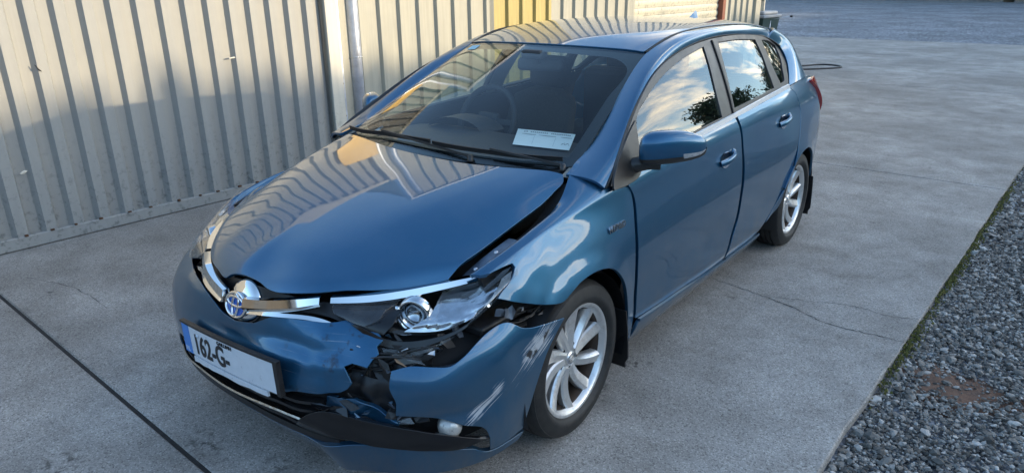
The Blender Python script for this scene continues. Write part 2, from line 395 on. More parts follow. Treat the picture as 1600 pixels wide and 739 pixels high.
CANT = Surf(_cant(), ts=[0, .33, .68, 1])
def xlines(stations):
    """each station: list of (|x|, y, z); mirrored to a full line with u = x"""
    out = []
    for st in stations:
        neg = [(-x, -x, y, z) for x, y, z in reversed(st) if x > 0]
        out.append(neg+[(x, x, y, z) for x, y, z in st])
    return out
ROOF = Surf(xlines([
    [(0, .925, 1.388), (.2, .94, 1.386), (.4, .975, 1.378), (.5, 1.005, 1.369), (.56, 1.03, 1.358)],
    [(0, 1.15, 1.432), (.2, 1.16, 1.430), (.4, 1.18, 1.422), (.5, 1.2, 1.412), (.56, 1.21, 1.400)],
    [(0, 1.45, 1.463), (.2, 1.45, 1.461), (.4, 1.45, 1.450), (.5, 1.45, 1.440), (.56, 1.45, 1.428)],
    [(0, 1.8, 1.472), (.2, 1.8, 1.470), (.4, 1.8, 1.458), (.5, 1.8, 1.446), (.56, 1.8, 1.432)],
    [(0, 2.3, 1.455), (.2, 2.3, 1.452), (.4, 2.3, 1.440), (.5, 2.3, 1.427), (.56, 2.3, 1.412)],
    [(0, 2.8, 1.410), (.2, 2.8, 1.407), (.4, 2.8, 1.390), (.5, 2.8, 1.368), (.56, 2.8, 1.348)],
    [(0, 3.1, 1.365), (.2, 3.1, 1.361), (.4, 3.06, 1.340), (.5, 3.00, 1.318), (.56, 2.96, 1.300)]]))
WIND = Surf(xlines([
    [(0, .085, .985), (.25, .105, .985), (.45, .145, .985), (.58, .19, .985), (.67, .235, .992)],
    [(0, .30, 1.108), (.25, .315, 1.107), (.45, .355, 1.100), (.56, .395, 1.095), (.63, .43, 1.085)],
    [(0, .60, 1.252), (.25, .615, 1.250), (.42, .65, 1.242), (.53, .69, 1.236), (.595, .715, 1.222)],
    [(0, .925, 1.386), (.2, .94, 1.384), (.4, .975, 1.376), (.5, 1.005, 1.367), (.55, 1.025, 1.360)]]))
HOOD = Surf(xlines([
    [(0, -.850, .700), (.12, -.846, .702), (.25, -.812, .712), (.4, -.715, .722), (.52, -.60, .732), (.62, -.48, .745), (.70, -.37, .765)],
    [(0, -.835, .735), (.12, -.828, .738), (.25, -.79, .745), (.4, -.69, .757), (.52, -.575, .768), (.62, -.45, .782), (.70, -.34, .795)],
    [(0, -.77, .782), (.12, -.762, .784), (.25, -.725, .787), (.4, -.63, .794), (.52, -.52, .802), (.62, -.39, .812), (.70, -.28, .815)],
    [(0, -.62, .845), (.12, -.615, .846), (.25, -.58, .847), (.4, -.50, .848), (.52, -.40, .850), (.62, -.28, .850), (.70, -.2, .838)],
    [(0, -.40, .912), (.12, -.396, .912), (.25, -.37, .911), (.4, -.31, .909), (.52, -.22, .908), (.62, -.13, .903), (.70, -.08, .876)],
    [(0, -.15, .965), (.12, -.147, .965), (.25, -.125, .963), (.4, -.08, .959), (.52, -.03, .955), (.62, .02, .945), (.70, .04, .905)],
    [(0, .075, .998), (.12, .08, .998), (.25, .095, .997), (.4, .125, .994), (.52, .155, .990), (.62, .175, .983), (.70, .185, .955)]]),
    ts=[0, .35, 1, 2, 3, 4, 5])
def blines(levels, cz):
    out = []
    S = None
    for z, pts in zip(cz, levels):
        pts = np.array(pts, float)
        d = np.r_[0, np.cumsum(np.linalg.norm(np.diff(pts[:, :2], axis=0), axis=1))]
        s = d/d[-1]
        zz = pts[:, 2] if pts.shape[1] > 2 else np.full(len(pts), z)
        pos = [(si, x, y, w) for si, (x, y), w in zip(s, pts[:, :2], zz)]
        out.append([(-si, -x, y, w) for si, x, y, w in reversed(pos) if si > 0]+pos)
    return out
BUMP = Surf(blines([
    [(0, -.835), (.3, -.825), (.5, -.80), (.65, -.735), (.76, -.62), (.82, -.46), (.835, -.31)],
    [(0, -.90), (.3, -.885), (.5, -.84), (.65, -.765), (.77, -.64), (.835, -.47), (.85, -.31)],
    [(0, -.938), (.3, -.915), (.5, -.86), (.66, -.775), (.785, -.64), (.845, -.48), (.862, -.31)],
    [(0, -.928), (.3, -.905), (.5, -.855), (.66, -.775), (.79, -.645), (.85, -.48), (.866, -.31)],
    [(0, -.885), (.3, -.855), (.5, -.80), (.66, -.715), (.785, -.60), (.85, -.45), (.872, -.30)],
    [(0, -.855), (.25, -.81), (.42, -.715), (.58, -.61), (.72, -.49), (.81, -.38), (.85, -.29)]],
    [.17, .27, .40, .50, .60, .70]), ts=[0, .8, 2, 3, 4, 5])

# outlines of the body panels on those surfaces
UV = {
 'door_f': [(0.3936, 4.4747), (0.4104, 3.9405), (0.4032, 3.4031), (0.4044, 2.9004), (0.4431, 2.0474), (0.4558, 1.1696), (0.5271, 1.1439), (0.7512, 1.0504), (1.0406, 0.9395), (1.4617, 0.7062), (1.4946, 1.4807), (1.5451, 2.1227), (1.5292, 2.866), (1.5415, 3.5467), (1.5361, 4.231), (1.5233, 4.9029), (1.2842, 4.9404), (1.0303, 4.9686), (0.7204, 4.9375), (0.5351, 4.8497)],
 'door_r': [(1.5589, 4.9003), (1.5631, 4.2384), (1.5769, 3.5121), (1.5691, 2.819), (1.5871, 2.0612), (1.5342, 1.4084), (1.4986, 0.6995), (1.8376, 0.5751), (2.0185, 0.7814), (2.07, 1.1719), (2.2022, 1.747), (2.3405, 2.3781), (2.4162, 2.9611), (2.482, 3.5156), (2.5171, 4.1489), (2.5632, 4.8122), (2.1508, 4.8942)],
 'arch_r': [(2.0692, 0.9314), (2.1042, 1.6302), (2.2103, 2.0859), (2.3655, 2.7246), (2.4989, 2.9222), (2.6814, 2.9263), (2.8779, 2.703)],
 'fend_top': [(0.4097, 5.9833), (0.3185, 5.9979), (0.2124, 5.9843), (0.1739, 5.8502), (0.125, 5.769), (0.0576, 6.0841), (-0.0044, 6.72), (-0.154, 5.4371), (-0.2455, 5.3591), (-0.3309, 5.3201), (-0.3879, 5.3201), (-0.4363, 4.6408)],
 'fend_hl': [(-0.4146, 3.4379), (-0.3645, 3.2615), (-0.3262, 3.1425), (-0.3213, 2.9704), (-0.3412, 2.8204), (-0.3729, 2.7026), (-0.4086, 2.6195), (-0.4228, 2.5672)],
 'fend_low': [(-0.3811, 2.4001), (-0.3124, 2.196), (-0.2343, 2.0229), (-0.1698, 1.9501)],
 'fend_arch': [(-0.1262, 2.0011), (-0.0628, 2.076), (0.0188, 2.0998), (0.1072, 2.0648), (0.1819, 1.9531), (0.2444, 1.7214), (0.3121, 1.2919), (0.371, 0.5505), (0.3818, -0.0055), (0.3703, -0.4192), (0.3536, -0.719)],
 'fend_gap': [(0.4184, -0.3349), (0.4377, 0.1942), (0.4076, 1.1273), (0.3717, 1.9438), (0.3774, 2.4218), (0.3914, 2.965), (0.3859, 3.5468)],
 'fend_sail': [(0.329, 3.8991), (0.276, 4.1752), (0.2833, 4.5333), (0.3465, 4.936), (0.4033, 5.1365), (0.4108, 5.4355), (0.4157, 5.7043)],
 'hood_L': [(0.6371, 5.2732), (0.6734, 4.8095), (0.6842, 4.3785), (0.6882, 3.6497), (0.6824, 2.797), (0.6715, 2.1131), (0.6607, 1.3061), (0.6518, 0.6373), (0.6389, 0.271), (0.633, 0.1)],
 'hood_F': [(0.5994, 0.0938), (0.5464, 0.0787), (0.4742, 0.1296), (0.3943, 0.2185), (0.3098, 0.1961), (0.2293, 0.1913), (0.1756, 0.1923), (0.1359, 0.2637), (0.0973, 0.3871), (0.0541, 0.4581), (-0.0041, 0.4429), (-0.058, 0.3101), (-0.0873, 0.1318)],
 'hood_FR': [(-0.1474, 0.4004), (-0.2368, 0.5529), (-0.4074, 0.2415), (-0.4521, 0.3387)],
 'hood_rear': [(-0.6024, 4.9732), (-0.3628, 4.9186), (-0.1508, 4.8985), (0.104, 4.8062), (0.3057, 4.7151), (0.4677, 4.7155), (0.5853, 4.8093)],
 'gl_f': [(0.5815, 1.2655), (0.7233, 1.6355), (0.9734, 2.0713), (1.2039, 2.3343), (1.4761, 2.5984), (1.452, 1.911), (1.4119, 1.0871), (1.3819, 0.1076), (1.0763, 0.0931), (0.7976, 0.0707), (0.5121, 0.112)],
 'gl_r': [(1.6745, 2.6377), (1.9335, 2.6129), (2.2431, 2.474), (2.2441, 1.8109), (2.2203, 1.0454), (2.2066, 0.2159), (1.8661, 0.2052), (1.5579, 0.2077), (1.5904, 1.0162), (1.6354, 1.8889)],
 'gl_q': [(2.3589, 2.5384), (2.5851, 2.4348), (2.7845, 2.1866), (2.7178, 1.5756), (2.5619, 0.9174), (2.4355, 0.2874), (2.345, 0.2632), (2.333, 1.0067), (2.3513, 1.813)],
 'frame_out': [(0.2466, 0.0545), (0.3163, 0.4146), (0.4035, 0.765), (0.5822, 1.4097), (0.8564, 2.1177), (1.1667, 2.5371), (1.526, 2.7889), (1.819, 2.8247), (2.2589, 2.7049), (2.7174, 2.4121), (2.8538, 2.0359), (2.6563, 0.9907), (2.4681, 0.0762)],
 'sail_split': [(0.4139, 0.7614), (0.3986, 0.2179), (0.3654, -0.2491)],
 'bump_main_top': [(-0.6129, 4.2913), (-0.3195, 4.55), (-0.1595, 4.378), (-0.0663, 4.0976), (0.0021, 3.903), (0.0889, 4.1091), (0.177, 4.5167), (0.2928, 4.556), (0.3759, 4.5907), (0.4336, 4.713), (0.484, 4.5728), (0.5173, 4.4261), (0.5293, 4.3094), (0.5127, 4.1631), (0.52, 3.9948), (0.5043, 3.8479), (0.4932, 3.6451), (0.4694, 3.6866), (0.4489, 3.7115), (0.4267, 3.5959), (0.4399, 3.3672), (0.4538, 3.1215), (0.4424, 2.9179), (0.4244, 2.7757), (0.3669, 2.5979), (0.305, 2.5159), (0.2649, 2.4123)],
 'corner': [(0.5604, 3.5907), (0.6053, 3.7164), (0.6624, 3.6825), (0.712, 3.6623), (0.741, 3.822), (0.7852, 4.1452), (0.8218, 4.3415), (0.8828, 4.4593), (0.9418, 4.1092), (1.0283, 3.887), (1.119, 3.7204), (1.0876, 3.1886), (1.0465, 2.4593), (1.0099, 1.5139), (0.9902, 0.7755), (0.9732, 0.2266), (0.8978, 0.1258), (0.8404, 0.1421), (0.8345, 0.6326), (0.8089, 1.1076), (0.7525, 1.4223), (0.7017, 1.7369), (0.6409, 1.9654), (0.5749, 2.1141), (0.577, 2.6397), (0.5597, 3.1306)],
 'lip': [(0.3263, 0.6397), (0.4583, 0.7937), (0.6007, 0.7131), (0.7041, 0.4974), (0.8359, 0.1174), (0.9732, 0.2266), (0.967, 0.078), (0.9132, -0.0013), (0.8254, -0.0185), (0.7031, 0.122), (0.595, 0.1547), (0.478, 0.035), (0.3914, -0.1436)],
 'lip_r': [(-0.3962, 1.2), (-0.3459, 0.7333), (-0.3455, -0.3363), (0.042, 0.5959), (0.2398, 0.8315), (0.3263, 0.6397)],
 'blade': [(0.3621, 2.0161), (0.4736, 1.9307), (0.5413, 1.7665), (0.6002, 1.6208), (0.6603, 1.4014), (0.7215, 1.1739), (0.8253, 0.7004), (0.7901, 0.5833), (0.743, 0.5143), (0.6572, 0.6973), (0.5336, 0.9169), (0.3867, 1.0915)],
 'plate': [(-0.2755, 2.7121), (-0.2588, 1.7773), (0.2282, 2.2133), (0.241, 3.1206)],
 'fog': [(0.7166, 1.3799)],
}
# ------------------------------------------------------------------ helpers
def thing(name, label, cat, loc=(0, 0, 0), rz=0, group=None):
    o = bpy.data.objects.new(name, None); col.objects.link(o); o.location = loc; o.rotation_euler = (0, 0, rz)
    o['label'] = label; o['category'] = cat
    if group: o['group'] = group
    return o
def tag(o, label, cat, group=None):
    o['label'] = label; o['category'] = cat
    if group: o['group'] = group
    return o
def obj(name, V, F, mat, parent=None, smooth=True, normals=None):
    me = bpy.data.meshes.new(name); me.from_pydata([tuple(map(float, v)) for v in V], [], [tuple(int(i) for i in f) for f in F])
    me.materials.append(M[mat] if isinstance(mat, str) else mat)
    if smooth: me.polygons.foreach_set('use_smooth', [True]*len(me.polygons))
    me.update()
    if normals is not None: me.normals_split_custom_set_from_vertices([tuple(map(float, n)) for n in normals])
    o = bpy.data.objects.new(name, me); col.objects.link(o)
    if parent is not None: o.parent = parent
    return o
def dup(src, parent, name=None, loc=None, rot=None):
    o = src.copy(); col.objects.link(o); o.parent = parent
    if loc is not None: o.location = loc
    if rot is not None: o.rotation_euler = rot
    return o
def mirror_obj(o, parent):
    """a copy of a mesh object reflected in x = 0 (parts of the car's right side)"""
    me = o.data; V = np.zeros(len(me.vertices)*3); me.vertices.foreach_get('co', V); V = V.reshape(-1, 3)*[-1, 1, 1]
    F = [tuple(reversed(p.vertices)) for p in me.polygons]
    N = None
    if me.has_custom_normals:
        N = np.zeros((len(V), 3))
        ln = np.zeros(len(me.loops)*3); me.corner_normals.foreach_get('vector', ln); ln = ln.reshape(-1, 3)
        li = np.zeros(len(me.loops), int); me.loops.foreach_get('vertex_index', li)
        N[li] = ln*[-1, 1, 1]
    sm = me.polygons[0].use_smooth
    n = obj(o.name.split('.')[0], V, F, me.materials[0], parent, sm, N)
    return n
def inside(poly, pts):
    poly = np.asarray(poly); x, y = pts[:, 0], pts[:, 1]; r = np.zeros(len(pts), bool); j = len(poly)-1
    for i in range(len(poly)):
        xi, yi = poly[i]; xj, yj = poly[j]
        c = ((yi > y) != (yj > y)); 
        r ^= c & (x < (xj-xi)*(y-yi)/((yj-yi) if yj != yi else 1e-12)+xi)
        j = i
    return r
def smooth_poly(P, h, corner=38):
    """closed outline: straight corners kept, softer bends rounded by Catmull-Rom, resampled at about h"""
    P = np.asarray(P, float); n = len(P); out = []
    d = np.roll(P, -1, 0)-P; d = d/(np.linalg.norm(d, axis=1)[:, None]+1e-12)
    cs = [np.degrees(np.arccos(np.clip((d[i-1]*d[i]).sum(), -1, 1))) > corner for i in range(n)]
    for i in range(n):
        p1, p2 = P[i], P[(i+1) % n]
        p0 = P[i-1] if not cs[i] else 2*p1-p2
        p3 = P[(i+2) % n] if not cs[(i+1) % n] else 2*p2-p1
        L = np.linalg.norm(p2-p1); k = max(1, int(math.ceil(L/h)))
        if cs[i] and cs[(i+1) % n]:
            for t in np.arange(k)/k: out.append(p1+(p2-p1)*t)
            continue
        a = np.linalg.norm(p1-p0)+1e-9; b = L+1e-9; c = np.linalg.norm(p3-p2)+1e-9
        m1 = b*((p1-p0)/a-(p2-p0)/(a+b)+(p2-p1)/b); m2 = b*((p2-p1)/b-(p3-p1)/(b+c)+(p3-p2)/c)
        for t in np.arange(k)/k:
            out.append((2*t**3-3*t**2+1)*p1+(t**3-2*t**2+t)*m1+(-2*t**3+3*t**2)*p2+(t**3-t**2)*m2)
    return np.array(out)
def tri_normals(V, F):
    N = np.zeros_like(V); a, b, c = V[F[:, 0]], V[F[:, 1]], V[F[:, 2]]; fn = np.cross(b-a, c-a)
    for k in range(3): np.add.at(N, F[:, k], fn)
    return N/(np.linalg.norm(N, axis=1)[:, None]+1e-12)
def panel(name, S, poly, mat, parent, holes=(), h=.022, off=0.0, warp=None, flange=.014, roll=.0018, mirror=False, corner=38, sharp=False):
    """a sheet cut out of surface S along an outline in (u, v), with rolled edges turned inwards"""
    poly = np.asarray(poly, float); cu, cv = poly.mean(0)
    us = np.linspace(poly[:, 0].min(), poly[:, 0].max(), 5); vs = np.linspace(poly[:, 1].min(), poly[:, 1].max(), 5)
    g = np.array([(a, b) for a in us for b in vs]); e = 1e-3
    su = np.linalg.norm(S.P(g[:, 0]+e, g[:, 1])-S.P(g[:, 0]-e, g[:, 1]), axis=1).mean()/(2*e)
    sv_ = np.linalg.norm(S.P(g[:, 0], g[:, 1]+e)-S.P(g[:, 0], g[:, 1]-e), axis=1).mean()/(2*e)
    sc_ = np.array([su, sv_])
    loops = []
    for L in [poly]+[np.asarray(x, float) for x in holes]:
        loops.append(smooth_poly(L*sc_, h, corner) if not sharp else L*sc_)
    pts = []; edges = []
    for L in loops:
        b = len(pts); pts += [tuple(p) for p in L]; n = len(L); edges += [(b+i, b+(i+1) % n) for i in range(n)]
    A = np.array(pts); lo = A.min(0); hi = A.max(0)
    gx, gy = np.meshgrid(np.arange(lo[0]+h*.5, hi[0], h), np.arange(lo[1]+h*.5, hi[1], h*.9)); gx = gx+(np.arange(gx.shape[0]) % 2)[:, None]*h*.5
    G = np.stack([gx.ravel(), gy.ravel()], 1)
    ok = inside(loops[0], G)
    for L in loops[1:]: ok &= ~inside(L, G)
    G = G[ok]
    if len(G):
        dm = np.full(len(G), 9.)
        for k in range(0, len(A), 200): dm = np.minimum(dm, np.linalg.norm(G[:, None]-A[None, k:k+200], axis=2).min(1))
        G = G[dm > h*.5]
    allp = [Vector(p) for p in pts]+[Vector(p) for p in G]
    vo, _, fo, _, _, _ = delaunay_2d_cdt(allp, edges, [], 0, 1e-7)
    uvp = np.array([tuple(v) for v in vo]); F = np.array([tuple(f) for f in fo if len(f) == 3])
    cen = uvp[F].mean(1); keep = inside(loops[0], cen)
    for L in loops[1:]: keep &= ~inside(L, cen)
    F = F[keep]
    used = np.unique(F); rm = -np.ones(len(uvp), int); rm[used] = np.arange(len(used)); uvp = uvp[used]; F = rm[F]
    u, v = uvp[:, 0]/su, uvp[:, 1]/sv_
    V = S.P(u, v); N = S.N(u, v)
    if off: V = V+N*off
    a, b, c = V[F[:, 0]], V[F[:, 1]], V[F[:, 2]]
    bad = (np.cross(b-a, c-a)*N[F].mean(1)).sum(1) < 0
    F[bad] = F[bad][:, ::-1]
    if warp is not None:
        V = warp(V, N); N = tri_normals(V, F)
    # boundary -> rolled flange
    if flange:
        cnt = {}
        for f in F:
            for i in range(3):
                a_, b_ = f[i], f[(i+1) % 3]; cnt[(a_, b_)] = 1
        bnd = [(a_, b_) for (a_, b_) in cnt if (b_, a_) not in cnt]
        nx = {a_: b_ for a_, b_ in bnd}; pv = {b_: a_ for a_, b_ in bnd}
        bv = list(nx); idx = {q: i for i, q in enumerate(bv)}
        T = np.array([V[nx[q]]-V[pv.get(q, q)] for q in bv]); T /= np.linalg.norm(T, axis=1)[:, None]+1e-12
        NB = N[bv]; O = np.cross(T, NB); O /= np.linalg.norm(O, axis=1)[:, None]+1e-12
        PB = V[bv]
        r1 = PB+O*roll*.7-NB*roll*.35; n1 = NB+O; n1 /= np.linalg.norm(n1, axis=1)[:, None]
        r2 = PB+O*roll-NB*roll*1.4
        r3 = PB+O*roll-NB*flange
        b0 = len(V); nb = len(bv)
        V = np.r_[V, r1, r2, r3]; N = np.r_[N, n1, O, O]
        FF = [tuple(f) for f in F]
        for a_, b_ in bnd:
            i, j = idx[a_], idx[b_]
            if j is None: continue
            FF += [(b_, a_, b0+i, b0+j), (b0+j, b0+i, b0+nb+i, b0+nb+j), (b0+nb+j, b0+nb+i, b0+2*nb+i, b0+2*nb+j)]
    else: FF = [tuple(f) for f in F]
    if mirror:
        V = V*[-1, 1, 1]; N = N*[-1, 1, 1]; FF = [tuple(reversed(f)) for f in FF]
    return obj(name, V, FF, mat, parent, True, N)
def tube(path, rad, n=8, closed=False, cap=True):
    P = np.asarray(path, float); m = len(P); rad = np.broadcast_to(np.asarray(rad, float), (m,))
    T = np.gradient(P, axis=0) if not closed else np.roll(P, -1, 0)-np.roll(P, 1, 0)
    T /= np.linalg.norm(T, axis=1)[:, None]+1e-12
    ref = np.array([0, 0, 1.]) if abs(T[0][2]) < .8 else np.array([1., 0, 0])
    V = []; 
    for i in range(m):
        a = np.cross(T[i], ref); a /= np.linalg.norm(a)+1e-12; b = np.cross(a, T[i])
        for k in range(n):
            th = 2*math.pi*k/n; V.append(P[i]+rad[i]*(a*math.cos(th)+b*math.sin(th)))
    F = []
    for i in range(m if closed else m-1):
        for k in range(n):
            k2 = (k+1) % n; j = (i+1) % m; F.append((i*n+k, j*n+k, j*n+k2, i*n+k2))
    if cap and not closed: F += [tuple(range(n)), tuple(range((m-1)*n, m*n))[::-1]]
    return np.array(V), F
def fix(V, F):
    """consistent outward face winding through bmesh"""
    bm = bmesh.new(); vs = [bm.verts.new(tuple(map(float, v))) for v in V]
    for f in F:
        try: bm.faces.new([vs[int(i)] for i in f])
        except ValueError: pass
    bmesh.ops.recalc_face_normals(bm, faces=bm.faces)
    bm.verts.index_update()
    V2 = [tuple(v.co) for v in bm.verts]; F2 = [tuple(v.index for v in f.verts) for f in bm.faces]; bm.free()
    return V2, F2
def sweep(path, sec, widths=None, upv=(0, 0, 1)):
    """sec: closed 2-D section (a across, b up); swept along path"""
    P = np.asarray(path, float); m = len(P); sec = np.asarray(sec, float); n = len(sec)
    T = np.gradient(P, axis=0); T /= np.linalg.norm(T, axis=1)[:, None]+1e-12
    V = []; upv = np.asarray(upv, float)
    for i in range(m):
        a = np.cross(T[i], upv); a /= np.linalg.norm(a)+1e-12; b = np.cross(a, T[i])
        s = 1 if widths is None else widths[i]
        for q in sec: V.append(P[i]+a*q[0]*s+b*q[1]*s)
    F = [(i*n+k, (i+1)*n+k, (i+1)*n+(k+1) % n, i*n+(k+1) % n) for i in range(m-1) for k in range(n)]
    F += [tuple(range(n)), tuple(range((m-1)*n, m*n))[::-1]]
    return fix(V, F)
def box(c, s, bev=0.0, rz=0, seg=2):
    bm = bmesh.new(); bmesh.ops.create_cube(bm, size=1)
    bmesh.ops.scale(bm, vec=s, verts=bm.verts)
    if bev: bmesh.ops.bevel(bm, geom=bm.edges[:], offset=bev, segments=seg, affect='EDGES', profile=.5)
    bmesh.ops.rotate(bm, matrix=Matrix.Rotation(rz, 3, 'Z'), verts=bm.verts, cent=(0, 0, 0)); bmesh.ops.translate(bm, vec=c, verts=bm.verts)
    bm.verts.index_update(); V = [tuple(v.co) for v in bm.verts]; F = [tuple(v.index for v in f.verts) for f in bm.faces]; bm.free(); return V, F
def join(*vf):
    V = []; F = []
    for v, f in vf:
        b = len(V); V += [tuple(x) for x in v]; F += [tuple(i+b for i in q) for q in f]
    return V, F
def lathe(prof, n=48, axis='x', cx=(0, 0, 0)):
    """prof: (r, a) pairs, a along the axis"""
    V = []; m = len(prof)
    for k in range(n):
        th = 2*math.pi*k/n; c, s = math.cos(th), math.sin(th)
        for r, a in prof: V.append((cx[0]+a, cx[1]+r*c, cx[2]+r*s) if axis == 'x' else ((cx[0]+r*c, cx[1]+a, cx[2]+r*s) if axis == 'y' else (cx[0]+r*c, cx[1]+r*s, cx[2]+a)))
    F = [(k*m+i, k*m+i+1, ((k+1) % n)*m+i+1, ((k+1) % n)*m+i) for k in range(n) for i in range(m-1)]
    return fix(V, F)
def catmull(P, per=8):
    P = np.asarray(P, float); d = np.r_[0, np.cumsum(np.linalg.norm(np.diff(P, axis=0), axis=1))]
    t = np.linspace(0, d[-1], per*(len(P)-1)+1); return spline_w(d, t)@P
def autosmooth(o, ang=35):
    me = o.data; bm = bmesh.new(); bm.from_mesh(me)
    for e in bm.edges: e.smooth = len(e.link_faces) == 2 and e.calc_face_angle(0) < R(ang)
    for f in bm.faces: f.smooth = True
    bm.to_mesh(me); bm.free(); return o
def text_mesh(name, body, mat, parent, size, mtx, sx=1.0, align='LEFT', extrude=.0006, bold=0):
    cu = bpy.data.curves.new('text_curve', 'FONT'); cu.body = body; cu.size = size; cu.align_x = align; cu.extrude = extrude; cu.offset = bold
    t = bpy.data.objects.new('text_tmp', cu); col.objects.link(t)
    dg = bpy.context.evaluated_depsgraph_get(); me = bpy.data.meshes.new_from_object(t.evaluated_get(dg))
    bpy.data.objects.remove(t); bpy.data.curves.remove(cu)
    me.transform(mtx@Matrix.Diagonal((sx, 1, 1, 1))); me.materials.clear(); me.materials.append(M[mat]); me.name = name
    o = bpy.data.objects.new(name, me); col.objects.link(o); o.parent = parent
    return o
# ------------------------------------------------------------------ the setting
def struct(o, kind='structure'): o['kind'] = kind; return o
RZ = -R(2.6)
ground = struct(obj('gravel_ground', [(-900, -900, -.045), (900, -900, -.045), (900, 900, -.045), (-900, 900, -.045)], [(0, 1, 2, 3)], 'gravel_ground'))
yard = bpy.data.objects.new('concrete_yard', None); col.objects.link(yard); yard.location = (1.667, 0, 0); yard.rotation_euler = (0, 0, RZ); yard['kind'] = 'structure'
def slab(b0, b1, a0=-14.0, a1=0.0):
    nb = max(2, int((b1-b0)/.25)); edge = []
    r2 = random.Random(int(b0*100)+50)
    for i in range(nb+1): edge.append((a1+r2.uniform(-.006, .006), b0+(b1-b0)*i/nb))
    top = [(a0, b0), *edge, (a0, b1)]
    V = []; e = .006
    def inset(p): return (min(max(p[0], a0+e), p[0]-e if p[0] > -1 else p[0]), min(max(p[1], b0+e), b1-e))
    n = len(top)
    V += [(*inset(p), 0) for p in top]+[(*p, -.007) for p in top]+[(*p, -.16) for p in top]
    F = [tuple(range(n))]
    for k in range(2):
        for i in range(n):
            j = (i+1) % n; F.append((k*n+i, k*n+j, (k+1)*n+j, (k+1)*n+i))
    V, F = fix(V, F)
    return obj('slab', V, F, 'concrete', yard, False)
bs = [-12.0, -7.2, -1.105, 4.94, 10.95, 16.0, 20.3]; gp = [.01, .01, .009, .006, .008, .009, 0]
for i in range(len(bs)-1): slab(bs[i]+gp[i], bs[i+1]-gp[i+1])
for i in range(1, len(bs)-1):
    V, F = box((-7, bs[i], -.06), (14, max(gp[i]*2.2, .01), .104)); obj('joint_filler', V, F, 'joint_fill', yard, False)
# crack running from the sill to the slab edge: thin ragged dark lines let into the top
def crack(pts, wd):
    P = np.array(pts); P = catmull(P, 10); P[1:-1] += nrg.normal(0, .006, P[1:-1].shape); V = []; F = []
    for i, p in enumerate(P):
        wv = wd*(.25+1.2*nrg.random()); V += [(p[0], p[1]-wv, .0012), (p[0], p[1]+wv, .0012)]
        if i: F.append((2*i-2, 2*i, 2*i+1, 2*i-1))
    o = obj('crack', V, F, 'joint_fill', None, False); o.parent = yard; o.matrix_parent_inverse = (Matrix.Translation((1.667, 0, 0))@Matrix.Rotation(RZ, 4, 'Z')).inverted()
crack([(.60, 1.77), (.749, 1.735), (.9, 1.71), (1.032, 1.678)], .0018)
crack([(1.032, 1.678), (1.2, 1.625), (1.408, 1.541), (1.56, 1.55), (1.74, 1.565)], .0035)
crack([(1.05, 1.70), (1.159, 1.735), (1.461, 1.842), (1.60, 1.83), (1.745, 1.876)], .0018)
crack([(-2.7, -.72), (-2.2, -.60), (-1.85, -.62)], .0015)
# loose gravel beside the slab
def stones(n, xr, yr, sz, zlift=0.0):
    ico = bmesh.new(); bmesh.ops.create_icosphere(ico, subdivisions=1, radius=1); IV = np.array([v.co[:] for v in ico.verts]); IF = np.array([[v.index for v in f.verts] for f in ico.faces]); ico.free()
    y = nrg.uniform(*yr, n); x = 1.667+.0454*y+.012+nrg.uniform(0, 1, n)**1.25*(xr)
    s = sz*np.exp(nrg.normal(0, .42, n)); s = np.clip(s, sz*.4, sz*2.6)
    V = IV[None]*(1+nrg.uniform(-.30, .30, (n, len(IV), 1)))*s[:, None, None]*np.stack([nrg.uniform(.8, 1.5, n), nrg.uniform(.6, 1.1, n), nrg.uniform(.4, .75, n)], 1)[:, None]
    ang = nrg.uniform(0, 6.283, n); tl = nrg.normal(0, .4, n); c, si = np.cos(ang), np.sin(ang)
    z1 = V[..., 2]*np.cos(tl)[:, None]+V[..., 0]*np.sin(tl)[:, None]; x1 = V[..., 0]*np.cos(tl)[:, None]-V[..., 2]*np.sin(tl)[:, None]
    X = x1*c[:, None]-V[..., 1]*si[:, None]; Y = x1*si[:, None]+V[..., 1]*c[:, None]
    hgt = -.043+.018*np.sin(x*3.1+1)*np.sin(y*2.3)*.5+np.minimum(.02, (x-1.667-.0454*y)*.05)+s*.25+zlift
    d2 = ((x-2.0)/.20)**2+((y-1.30)/.17)**2
    keep = nrg.random(n) < np.clip(.26+.6*(d2-.35), .18, 1)
    V = np.stack([X+x[:, None], Y+y[:, None], z1+hgt[:, None]], -1)[keep]; k = len(V)
    F = (IF[None]+(np.arange(k)*len(IV))[:, None, None]).reshape(-1, 3)
    return V.reshape(-1, 3), F
V, F = join(*[(v.tolist(), f.tolist()) for v, f in (stones(40000, 1.6, (-.2, 3.4), .0060), stones(3500, 1.6, (-.2, 3.4), .0095, .003), stones(13000, 1.4, (3.4, 8.0), .010))])
gs = obj('gravel_stones', V, F, 'gravel_stone', None, False); struct(gs, 'stuff'); tag(gs, 'loose grey crushed stone lying beside the concrete slab edge', 'gravel')
n = 22; V = [(2.0, 1.30, -.026)]; F = []
for r_, zz in ((.5, -.028), (1.25, -.046)):
    for k in range(n):
        a = 2*math.pi*k/n; q_ = 1+.22*math.sin(3*a+1)+.12*math.sin(7*a); V.append((2.0+.21*r_*q_*math.cos(a), 1.30+.18*r_*q_*math.sin(a), zz+rnd.uniform(-.004, .004)))
F = [(0, 1+k, 1+(k+1) % n) for k in range(n)]+[(1+k, 1+n+k, 1+n+(k+1) % n, 1+(k+1) % n) for k in range(n)]
so = obj('soil_patch', V, F, 'soil_red', None, True); struct(so, 'stuff'); tag(so, 'reddish brown bare soil patch in the grey gravel', 'soil')
